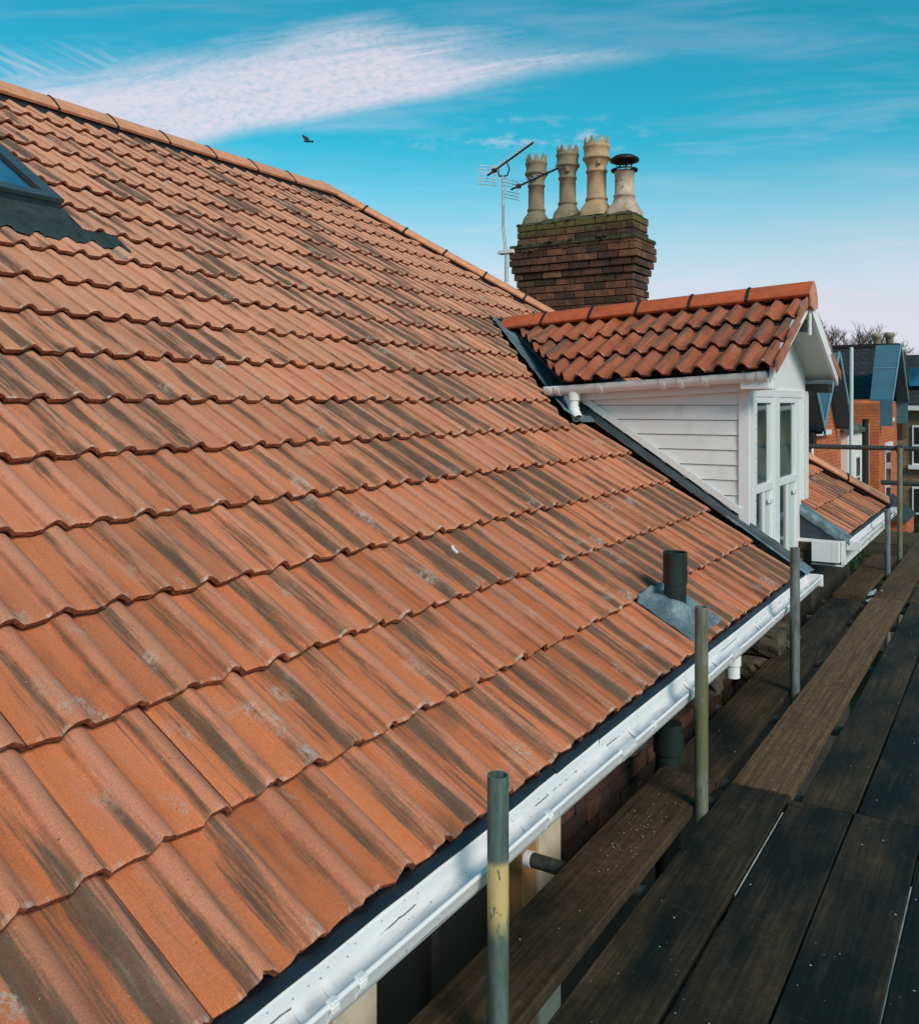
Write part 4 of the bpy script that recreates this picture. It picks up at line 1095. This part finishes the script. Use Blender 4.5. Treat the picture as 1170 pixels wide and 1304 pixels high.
# low brick shoulder behind the hip, left of the stack
sh = part('parapet_wall', MB().box((-5.2, 8.9, -1), (-4.62, 9.15, 1.26)), M_MORTAR, house)
for i in range(5):
    for j in range(3): part('brick', MB().box((-5.2+j*.2+.002, 8.885, 1.265-.075*(i+1)), (-5.2+j*.2+.192, 8.95, 1.255-.075*i), .003), M_CHIM, sh)

# ================================================================== TV AERIAL
ae = thing('television_aerial', 'tall two-boom television aerial on a thin mast strapped to the chimney corner', 'aerial', (-4.74, 8.40, 1.0))
AX, AY = -4.70, 8.385
part('mast', MB().path([(AX, AY, 1.05), (AX, AY, 1.62), (AX-.035, AY, 1.90), (AX-.035, AY, 2.47)], .0115, 10), M_ALU, ae)
part('cable', MB().path([(AX+.03, AY, 1.05), (AX+.032, AY-.01, 1.6), (AX-.01, AY-.01, 1.95), (AX-.01, AY-.01, 2.15)], .005, 6), M_ALU, ae)
part('bracket', MB().box((AX-.06, AY-.02, 1.20), (AX+.11, AY+.07, 1.235), .004).box((AX-.03, AY-.03, 1.24), (AX+.05, AY+.02, 1.30), .01).box((AX-.09, AY-.02, 1.62), (AX+.10, AY+.07, 1.66), .004).box((AX-.03, AY-.03, 1.10), (AX+.05, AY+.02, 1.15), .01), M_WHITE, ae)
def yagi(a, b, n, half, tilt, refl):
    a, b = Vector(a), Vector(b); d = (b-a).normalized()
    boom = part('boom', MB().tube(a, b, .011, 8), M_ALUD, ae)
    ed = Vector((.88, .47, .0)).normalized(); ed = (ed-d*ed.dot(d)).normalized(); up = Vector((0, 0, 1)); up = (up-d*up.dot(d)).normalized()
    for i in range(n):
        p_ = a+(b-a)*((i+.6)/n); h = half*(.75-.3*i/n)
        part('element', MB().tube(p_-ed*h+up*.012, p_+ed*h+up*.012, .0035, 6), M_ALU, boom)
    for k in range(refl):
        for s in (-1, 1):
            p_ = a-d*.0+up*(s*(.03+.036*k))
            part('reflector', MB().tube(p_-ed*half*1.15, p_+ed*half*1.15, .0045, 6), M_ALU, boom)
    for s in (-1, 1): part('reflector_frame', MB().tube(a+ed*half*s*.8-up*.12, a+ed*half*s*.8+up*.12, .0045, 6), M_ALU, boom)
    part('dipole', MB().box(a+(b-a)*.16-Vector((.025, .02, .02)), a+(b-a)*.16+Vector((.025, .02, .022)), .004), M_ALUD, boom)
def onray(u, v, d):
    a_, b_ = (u-587.5)/1133.1, (513.9-v)/1133.1
    return (CAMR*a_+CAMF+Vector((0, 0, b_)))*d
yagi(onray(621, 223, 9.75), onray(679, 181, 8.55), 17, .10, 0, 3)
yagi(onray(651, 241, 9.65), onray(712, 213, 8.95), 12, .09, 0, 3)
part('boom_clamp', MB().path([(AX-.035, AY, 2.46), (AX+.02, AY, 2.46), (AX+.06, AY-.02, 2.52), (AX+.06, AY-.10, 2.60)], .008, 8).path([(AX-.035, AY, 2.46), (AX-.08, AY, 2.47), (AX-.09, AY, 2.54)], .009, 8), M_ALUD, ae)

# ================================================================== SCAFFOLD
DZ = -1.48                                               # walking surface
sc = thing('scaffold', 'tube scaffold with standards, rails and transoms along the gutter', 'scaffold', (-.6, 4, GZ))
def tube(name, a, b, mat=M_GALV, r=.0242, label=None, wall=True):
    return part(name, MB().tube(a, b, r, 24, wall=.004 if wall else 0), mat, sc, label)
tube('standard', (-.985, 1.723, -4), (-.985, 1.723, -.828), M_GALV1, label='green tube with a patch of flaking yellow paint')
tube('standard', (-.985, 3.218, -4), (-.985, 3.218, -.742), M_GALV2, label='grey tube with a mossy yellow streak')
tube('standard', (-.985, 4.812, -4), (-.985, 4.812, -.745))
tube('standard', (-.985, 8.62, -4), (-.985, 8.62, -.93))
tube('standard', (-.985, 9.55, -6.5), (-.985, 9.55, -.43), M_GALV2)
for y in (-.1, 2.68, 3.42, 3.62, 4.5, 5.6, 6.75, 7.34, 7.56, 8.7):
    xa = -1.42 if y < 3 else -1.30
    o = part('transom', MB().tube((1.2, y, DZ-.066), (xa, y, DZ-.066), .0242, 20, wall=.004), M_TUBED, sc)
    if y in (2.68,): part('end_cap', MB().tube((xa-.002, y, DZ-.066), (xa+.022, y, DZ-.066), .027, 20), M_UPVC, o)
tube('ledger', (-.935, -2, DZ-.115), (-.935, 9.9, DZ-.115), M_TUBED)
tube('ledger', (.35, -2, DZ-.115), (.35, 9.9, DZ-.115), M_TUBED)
for y in (3.218, 4.812, 8.62):
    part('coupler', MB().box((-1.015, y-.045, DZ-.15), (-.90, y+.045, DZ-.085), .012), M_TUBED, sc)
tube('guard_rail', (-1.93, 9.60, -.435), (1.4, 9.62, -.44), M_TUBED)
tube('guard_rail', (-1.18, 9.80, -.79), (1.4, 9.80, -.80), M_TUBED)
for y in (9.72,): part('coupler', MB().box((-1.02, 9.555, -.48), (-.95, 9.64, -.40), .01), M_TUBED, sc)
# tall far standard beyond the house
far = thing('scaffold_pole', 'tall thin pale scaffold pole standing up against the dark slate roof', 'scaffold pole', (-1.99, 13.3, GZ))
part('tube', MB().tube((-1.99, 13.3, GZ), (-1.975, 13.3, .78), .026, 16, wall=.004), simple('pale_tube', (.62, .63, .60), .5, metal=.1, var=.15, scale=3, stretch=(1, 1, .3)), far)
part('coupler', MB().box((-2.03, 13.25, -1.32), (-1.93, 13.34, -1.22), .01), M_TUBED, far)

# boards -------------------------------------------------------------------
grp = 'timber boards of the scaffold deck'
def board(x0, x1, ya, yb, warm, label, dz=0., skew=0.):
    o_y = (ya+yb)/2; mb = MB(); n = 8; th = .038; c = .004
    prof = [(x0+c, 0), (x1-c, 0), (x1, -c), (x1, -th+c), (x1-c, -th), (x0+c, -th), (x0, -th+c), (x0, -c)]
    st = []
    for i in range(n+1):
        y = ya+(yb-ya)*i/n; st.append((y, skew*(y-o_y)+.0015*math.sin(y*3+x0*9), DZ+dz+.002*math.sin(y*1.7+x0*5)))
    mb.sweep(prof, st, smooth=False)
    o = single('scaffold_board', mb, M_BOARD, label, 'scaffold board', grp); o['warm'] = warm
    return o
def band(o, y):   # hoop iron round a board end
    pass
J1, J2 = 3.50, 7.42
board(-1.235, -1.012, -.4, J1-.02, .33, 'weathered innermost board under the gutter, nearest the camera, its left edge pale', .006)
board(-1.240, -1.015, J1+.02, J2-.10, .22, 'dark innermost board under the gutter in the middle of the deck', -.012)
board(-1.225, -1.005, J2-.06, 9.5, .55, 'short rough innermost board past the dormer, its broken front end raised', .012, .004)
board(-.958, -.738, -.4, J1-.006, .22, 'nearest board just right of the poles, brown in its upper half', 0)
board(-.955, -.733, J1+.004, J2-.01, 1.05, 'warm brown board just right of the poles, lightest of the deck', .001)
board(-.952, -.730, J2, 11.3, .70, 'brown far board right of the poles, running out beneath the end rail', .002)
board(-.724, -.512, -.4, J1-.035, .14, 'dark board second to the right of the poles, at the bottom of the picture', -.002)
board(-.690, -.505, J1-.025, J2-.03, .16, 'blackish board second to the right of the poles, middle of the deck', -.003)
board(-.700, -.500, J2-.02, 11.3, .45, 'brownish far board second to the right of the poles', -.001)
board(-.506, -.285, -.4, J1-.02, .18, 'near-black board third to the right of the poles, in the lower right corner', -.001)
board(-.498, -.280, J1-.01, J2-.05, .10, 'near-black board third to the right of the poles with a white paint splash', -.002)
board(-.279, -.060, -.4, J1-.01, .08, 'greenish black board cut by the right edge low in the picture', 0)
board(-.272, -.055, J1, J2, .10, 'greenish black board by the right edge of the middle deck', 0)
board(-.054, .165, -.4, J1, .2, 'outermost board near the camera beyond the right edge', 0)
board(-.05, .17, J1+.01, J2, .2, 'outermost board of the middle deck beyond the right edge', 0)
# things seen in and through the gaps
for (x, ya, yb) in ((-.7075, 3.0, 3.42), (-.708, 2.5, 2.95), (-.282, 1.9, 2.9), (-.2825, 3.0, 3.3)):
    pass
M_STRIP = simple('gap_light_pale', (.36, .34, .30), .8, var=.5, scale=9)  # pale strips added to stand for bright slivers seen through the gaps
single('gap_light_strip', MB().box((-.732, 2.72, DZ-.02), (-.7275, 3.36, DZ-.006), .001), M_STRIP, 'added pale strip standing for light through the gap between the second and third boards', 'strip', 'white strips in the deck gaps')
single('gap_light_strip', MB().box((-.2846, 1.9, DZ-.02), (-.2808, 3.05, DZ-.005)), M_STRIP, 'added pale strip standing for light through the rightmost board gap, low in the picture', 'strip', 'white strips in the deck gaps')
single('loose_board', MB().box((-1.02, 1.35, DZ-.30), (-.90, 2.05, DZ-.27), .003), M_BRASS, 'pale board seen through the gap at the bottom of the deck', 'board')
for k, (x, y, lab) in enumerate(((-.99, 7.45, 'crushed pale blue and white packaging in the gap past the dormer'),)):
    cr = MB(); 
    for q in range(7):
        a = Vector((x+rnd.uniform(-.03, .03), y+rnd.uniform(-.15, .25), DZ-.02+rnd.uniform(-.02, .02)))
        cr.slab([a, a+Vector((.05, .02, .01)), a+Vector((.045, .09, .02)), a+Vector((-.01, .06, -.005))], .003)
    single('litter', cr, simple('pale_plastic', (.45, .52, .55), .4, var=.5, scale=40), lab, 'litter')
# chips of paint and mortar scattered on the boards
gm = MB()
for k in range(150):
    x = rnd.choice((-1.13, -.85, -.60, -.40, -.2))+rnd.uniform(-.09, .09); y = rnd.uniform(.9, 7.0); s = rnd.uniform(.0009, .0032)
    if rnd.random() < .45: x, y = -1.12+rnd.gauss(0, .035), 2.95+rnd.gauss(0, .16)
    a = rnd.random()*3; c = Vector((x, y, DZ+.009 if (x < -1) else DZ+.003)); d1 = Vector((math.cos(a), math.sin(a), 0))*s; d2 = Vector((-math.sin(a), math.cos(a), 0))*s*rnd.uniform(.4, 1)
    gm.slab([c+d1, c+d2, c-d1, c-d2], -s*.5)
o = single('mortar_chips', gm, simple('mortar_grey', (.34, .32, .28), .9), 'white specks of mortar and paint scattered over the deck boards', 'debris'); o['kind'] = 'stuff'
CHIPP = rp(1.10, 2.88, .002)
single('tile_fragment', MB().slab([CHIPP+UPV*a_+Vector((0, b_, 0)) for a_, b_ in ((-.02, -.003), (-.022, .007), (.0, .008), (.014, .019), (.022, .012), (.008, -.002))], -.006), M_WHITE, 'tiny pale fragment lying loose on the middle of the tiled roof', 'fragment')
# ================================================================== BIRD
bd = thing('bird', 'small dark bird gliding below the big white cloud', 'bird', (-22.1, 24.6, 9.6))
bc = Vector((-22.1, 24.6, 9.6)); mb = MB()
axis = Vector((.85, .53, -.05)).normalized()
mb.tube(bc-axis*.14, bc-axis*.05, .01, 8, r2=.03).tube(bc-axis*.05, bc+axis*.08, .03, 8, r2=.028).tube(bc+axis*.08, bc+axis*.14, .028, 8, r2=.008)
part('body', mb, M_BIRD, bd)
def wing(tip, mid):
    tip = tip*.62; mid = mid*.62
    a, b = bc+axis*.07, bc-axis*.05
    m_ = MB().slab([a, bc+mid+axis*.12, bc+tip+axis*-.02, bc+mid-axis*.10, b], .012); part('wing', m_, M_BIRD, bd)
wing(Vector((-.28, -.10, .46)), Vector((-.1, -.05, .24))); wing(Vector((.22, .30, -.02)), Vector((.1, .16, .10)))

# ================================================================== NEIGHBOURING HOUSES
def gable(parent, xv, yc, half, za, ze, back, over=.28, lip=0., wallmat=M_BRO, zl=None):
    """gabled wall-dormer facing +x with zinc roof slabs"""
    for s in (-1, 1):
        e = (xv, yc+s*half, ze); a = (xv, yc, za); ab = (xv-back, yc, za); eb = (xv-back*.85, yc+s*half, ze)
        q = [a, e, eb, ab] if s > 0 else [a, ab, eb, e]
        sl = part('zinc_roof', MB().slab(q, .05), M_ZINC, parent)
        for tt in (.45,):
            pa = Vector(a)*(1-tt)+Vector(e)*tt; pb = Vector(ab)*(1-tt)+Vector(eb)*tt
            part('standing_seam', MB().tube(pa+Vector((0, 0, .012)), pb+Vector((0, 0, .012)), .014, 6), M_ZINCL, sl)
        n_ = Vector((0, s*(za-ze), half)).normalized()
        part('verge_trim', MB().slab([Vector(a)+Vector((.02, 0, .02)), Vector(e)+Vector((.02, 0, .02)), Vector(e)+Vector((.02, 0, -.10)), Vector(a)+Vector((.02, 0, -.12))], .02), M_ZINCL, sl)
        part('verge_shade_lining', MB().slab([Vector(a)+Vector((-.02, 0, -.06)), Vector(a)+Vector((-over, 0, -.06)), Vector(e)+Vector((-over, 0, -.06)), Vector(e)+Vector((-.02, 0, -.06))], .03), M_DARK, sl)  # near-black colour paints the shade under the overhanging verge
        if lip: part('eaves_fascia', MB().box((xv-.42, yc+s*half-.04, ze-lip), (xv+.01, yc+s*half+.03, ze)), M_ZINC, sl)
# --- orange brick house with two blue gables
hb_ = thing('brick_house', 'orange brick house with two blue-grey zinc gables just past the dormer', 'house', (-6, 17, GZ))
XFB = -3.19
w_ = part('wall', MB().add([(XFB, 13.2, GZ), (XFB, 20.1, GZ), (XFB, 20.1, -.52), (XFB, 19.5, -.42), (XFB, 18, .85), (XFB, 16.5, -.42), (XFB, 15, .85), (XFB, 13.5, -.42), (XFB, 13.2, -.5), (-10, 13.2, GZ), (-10, 20.1, GZ), (-10, 20.1, -.5), (-10, 13.2, -.5)], [(0, 1, 2, 3, 4, 5, 6, 7, 8), (0, 8, 12, 9), (1, 10, 11, 2), (9, 12, 11, 10)]), M_BRO, hb_)
gable(hb_, -2.90, 15.0, 1.52, .97, -.45, 1.3); gable(hb_, -2.90, 18.0, 1.52, .97, -.45, 1.3)
part('main_roof', MB().add([(-3.3, 13.2, -.5), (-3.3, 20.1, -.5), (-6.6, 20.1, 1.0), (-6.6, 13.2, 1.0), (-10, 13.2, -.5), (-10, 20.1, -.5)], [(0, 1, 2, 3), (3, 2, 5, 4), (0, 3, 4), (1, 5, 2)]), M_SLATE, hb_)
def window(parent, x, y0, y1, z0, z1, sill=True, head=None, bars=1, face='x'):
    w = part('window', MB().box((x-.04, y0, z0), (x+.012, y1, z1)), M_UPVC, parent)
    fw = .05; n = bars+1; hw = (y1-y0-fw*(n+1))/n
    for i in range(n):
        a = y0+fw+i*(hw+fw)
        part('pane', MB().box((x+.0125, a, z0+fw), (x+.016, a+hw, (z0+z1)/2-.02)), M_GLASS, w); part('pane', MB().box((x+.0125, a, (z0+z1)/2+.02), (x+.016, a+hw, z1-fw)), M_GLASS, w)
    if sill: part('sill', MB().box((x, y0-.08, z0-.09), (x+.10, y1+.08, z0)), M_WHITE, w)
    if head: part('lintel', MB().box((x, y0-.1, z1), (x+.05, y1+.1, z1+.2)), M_WHITE, w)
    return w
window(hb_, XFB, 17.35, 18.35, -.50, .10); window(hb_, XFB, 14.5, 15.5, -.50, .10)
window(hb_, XFB, 17.3, 18.5, -2.6, -1.65, head=True); window(hb_, XFB, 14.4, 15.6, -2.6, -1.65, head=True)
part('downpipe', MB().tube((XFB+.06, 16.62, GZ), (XFB+.06, 16.62, -.62), .045, 12), M_UPVC, hb_); part('rainwater_hopper', MB().box((XFB, 16.36, -.72), (XFB+.16, 16.6, -.50), .02), M_DARK, hb_)
part('black_downpipe', MB().tube((XFB+.06, 16.40, GZ), (XFB+.06, 16.40, -.62), .05, 12), M_DARK, hb_)
# --- white rendered house
hc = thing('rendered_house', 'white rendered house between the two orange brick gables, with a mossy lean-to roof', 'house', (-6, 21, GZ))
XC = -3.06
part('wall', MB().box((-10, 20.11, GZ), (XC, 22.55, -.55)), M_RENDER, hc)
window(hc, XC, 21.15, 21.75, -2.1, -1.15, sill=False, bars=0)
part('mossy_roof', MB().slab([(XC+.1, 20.0, -.56), (XC+.1, 22.5, -.56), (-4.4, 22.5, .05), (-4.4, 20.0, .05)], .08), simple('mossy_tiles', (.07, .085, .07), .9, var=.7, scale=6), hc)
part('downpipe', MB().tube((XC+.06, 22.42, GZ), (XC+.06, 22.42, -.45), .05, 12), M_UPVC, hc)
part('black_downpipe', MB().tube((XC+.07, 22.15, GZ), (XC+.07, 22.15, -.35), .07, 12), M_DARK, hc)
part('roof_light', MB().box((-4.7, 20.9, .0), (-4.2, 21.5, .38), .02), M_DARK, hc)
part('tall_vent', MB().box((-3.75, 20.6, -.3), (-3.72, 20.68, .38)).box((-3.95, 20.5, .38), (-3.66, 20.75, .48)), M_WHITE, hc)
# --- second orange house, slate roof and chimney
hd_ = thing('gabled_house', 'orange brick house with one tall blue zinc gable, dark slate roof and pots', 'house', (-6, 25, GZ))
XD = -2.76
part('wall', MB().add([(XD, 22.56, GZ), (XD, 26.1, GZ), (XD, 26.1, .05), (XD, 24.35, 1.30), (XD, 22.7, .1), (XD, 22.56, 0), (-10, 22.56, GZ), (-10, 26.1, GZ), (-10, 26.1, 0), (-10, 22.56, 0)], [(0, 1, 2, 3, 4, 5), (0, 5, 9, 6), (1, 7, 8, 2), (6, 9, 8, 7), (5, 4, 3, 2, 8, 9)]), M_BRO, hd_)
gable(hd_, -2.50, 24.35, 1.66, 1.46, .10, .55, lip=.62)
part('slate_roof', MB().slab([(-2.72, 23.0, -.30), (-2.72, 26.6, 1.56), (-11, 26.6, 1.56), (-11, 23.0, -.30)], .08), M_SLATE, hd_)
part('ridge_cap', MB().box((-11, 26.5, 1.53), (-2.75, 26.72, 1.63)), M_DARK, hd_)
window(hd_, XD, 24.0, 24.6, -.35, .45); window(hd_, XD, 23.7, 24.7, -2.9, -1.15, head=True, bars=0)
st_ = part('chimney_stack', MB().box((-3.10, 27.0, -1), (-2.72, 27.9, 1.45)), M_CHIM, hd_)
for (x, y, z, h, r) in ((-3.33, 26.8, 1.50, .42, .105), (-3.05, 27.1, 1.52, .44, .11), (-2.86, 27.5, 1.35, .32, .11)):
    part('chimney_pot', MB().lathe((x, y, z), [(r*1.2, -.6), (r, 0), (r*.9, h*.7), (r*1.2, h*.75), (r*1.2, h), (r*.9, h)], 14), M_POTG, hd_)
# bay with lead roof
bay = part('bay_window', MB().box((-2.75, 23.2, GZ), (-2.25, 24.9, -2.75)), M_BRO, hd_)
part('bay_roof', MB().add([(-2.2, 23.1, -2.75), (-2.2, 25.0, -2.75), (-2.76, 25.2, -2.3), (-2.76, 22.9, -2.3), (-2.76, 22.9, -2.75), (-2.76, 25.2, -2.75)], [(0, 1, 2, 3), (0, 3, 4), (1, 5, 2), (0, 4, 5, 1)]), M_LEADD, bay)
# --- stone house with bays, facing the camera at the bend
he = thing('stone_house', 'brown stone terrace with white sash windows at the right edge', 'house', (0, 32, GZ))
part('wall', MB().box((-3.1, 30, GZ), (9, 36, -.12)), M_STONE, he)
part('slate_roof', MB().slab([(-3.2, 29.8, -.05), (9, 29.8, -.05), (9, 33, 1.62), (-3.2, 33, 1.62)], .08), M_SLATE, he)
part('gutter', MB().box((-3.1, 29.68, -.2), (9, 29.8, -.06)), M_WHITE, he)
part('roof_window', MB().box((-2.9, 30.6, .55), (-1.9, 30.9, 1.1)), M_GLASSB, he)
for (xa, xb_) in ((-2.75, -1.75), (-1.4, -.4)):
    for z0, z1 in ((-1.85, -.65), (-4.1, -2.5)):
        w = part('window', MB().box((xa, 29.93, z0), (xb_, 29.99, z1)), M_UPVC, he)
        hw = (xb_-xa-.15)/2
        for i in range(2):
            for (a, b) in ((z0+.06, (z0+z1)/2-.03), ((z0+z1)/2+.03, z1-.06)): part('pane', MB().box((xa+.05+i*(hw+.05), 29.922, a), (xa+.05+i*(hw+.05)+hw, 29.93, b)), M_DARK, w)
        part('sill', MB().box((xa-.1, 29.82, z0-.12), (xb_+.1, 30, z0)), M_WHITE, w)
# low timber hoarding closing the far end of the scaffold
hoard = thing('timber_hoarding', 'low dark hoarding of horizontal boards behind the far end of the deck', 'fence', (.2, 11.6, -3))
for i in range(9): part('board', MB().box((-1.6, 11.6+rnd.uniform(-.01, .01), -1.66-.16*i), (2.4, 11.64, -1.51-.16*i), .004), simple('hoard%d' % i, rnd.choice([(.05, .045, .03), (.03, .03, .022), (.09, .08, .05)]), .9, var=.3, scale=5, stretch=(.3, 1, 4)), hoard)
hg = MB()
for k in range(9000):
    x = rnd.uniform(-2.4, 1.6); y = rnd.uniform(12.4, 15.2); top_z = -1.55+.25*math.sin(x*2.1+y)+.12*math.sin(x*5.3)-.12*abs(y-13.8); z = top_z-abs(rnd.gauss(0, .35))
    s = rnd.uniform(.03, .07); a = Vector((rnd.gauss(0, 1), rnd.gauss(0, 1), rnd.gauss(0, 1))).normalized()*s; b = a.orthogonal().normalized()*s*.6; c = Vector((x, y, z))
    hg.add([c+a, c+b, c-a, c-b], [(0, 1, 2, 3)])
hg.box((-2.2, 12.6, GZ), (1.4, 15.0, -2.1))
single('hedge', hg, M_LEAF, 'dark evergreen hedge mass below the far houses, past the deck', 'hedge')
# --- bare tree
tr = thing('bare_tree', 'leafless tree showing its twigs above the slate roofs', 'tree', (-8.3, 52, GZ))
tg = random.Random(11); limbs = MB(); twigs = MB()
def grow(p_, d, ln, r, lv):
    q = p_+d*ln
    (limbs if lv < 3 else twigs).tube(p_, q, r, 7 if lv < 3 else 4, r2=r*.68, caps=False)
    if lv == 7: return
    for k in range(3 if lv > 1 else 4):
        nd = (d+Vector((tg.gauss(0, .48), tg.gauss(0, .48), tg.gauss(.06, .32)))).normalized()
        grow(q if k else p_+d*ln*.8, nd, ln*tg.uniform(.62, .84), r*.64, lv+1)
base = Vector((-8.3, 52, GZ))
part('trunk', MB().tube(base, base+Vector((0, 0, 4.5)), .3, 12, r2=.22, caps=False), M_BARK, tr)
grow(base+Vector((0, 0, 4.4)), Vector((0, 0, 1)), 1.93, .19, 0)
part('limb', limbs, M_BARK, tr); o = part('twigs', twigs, M_BARK, tr); o['kind'] = 'stuff'
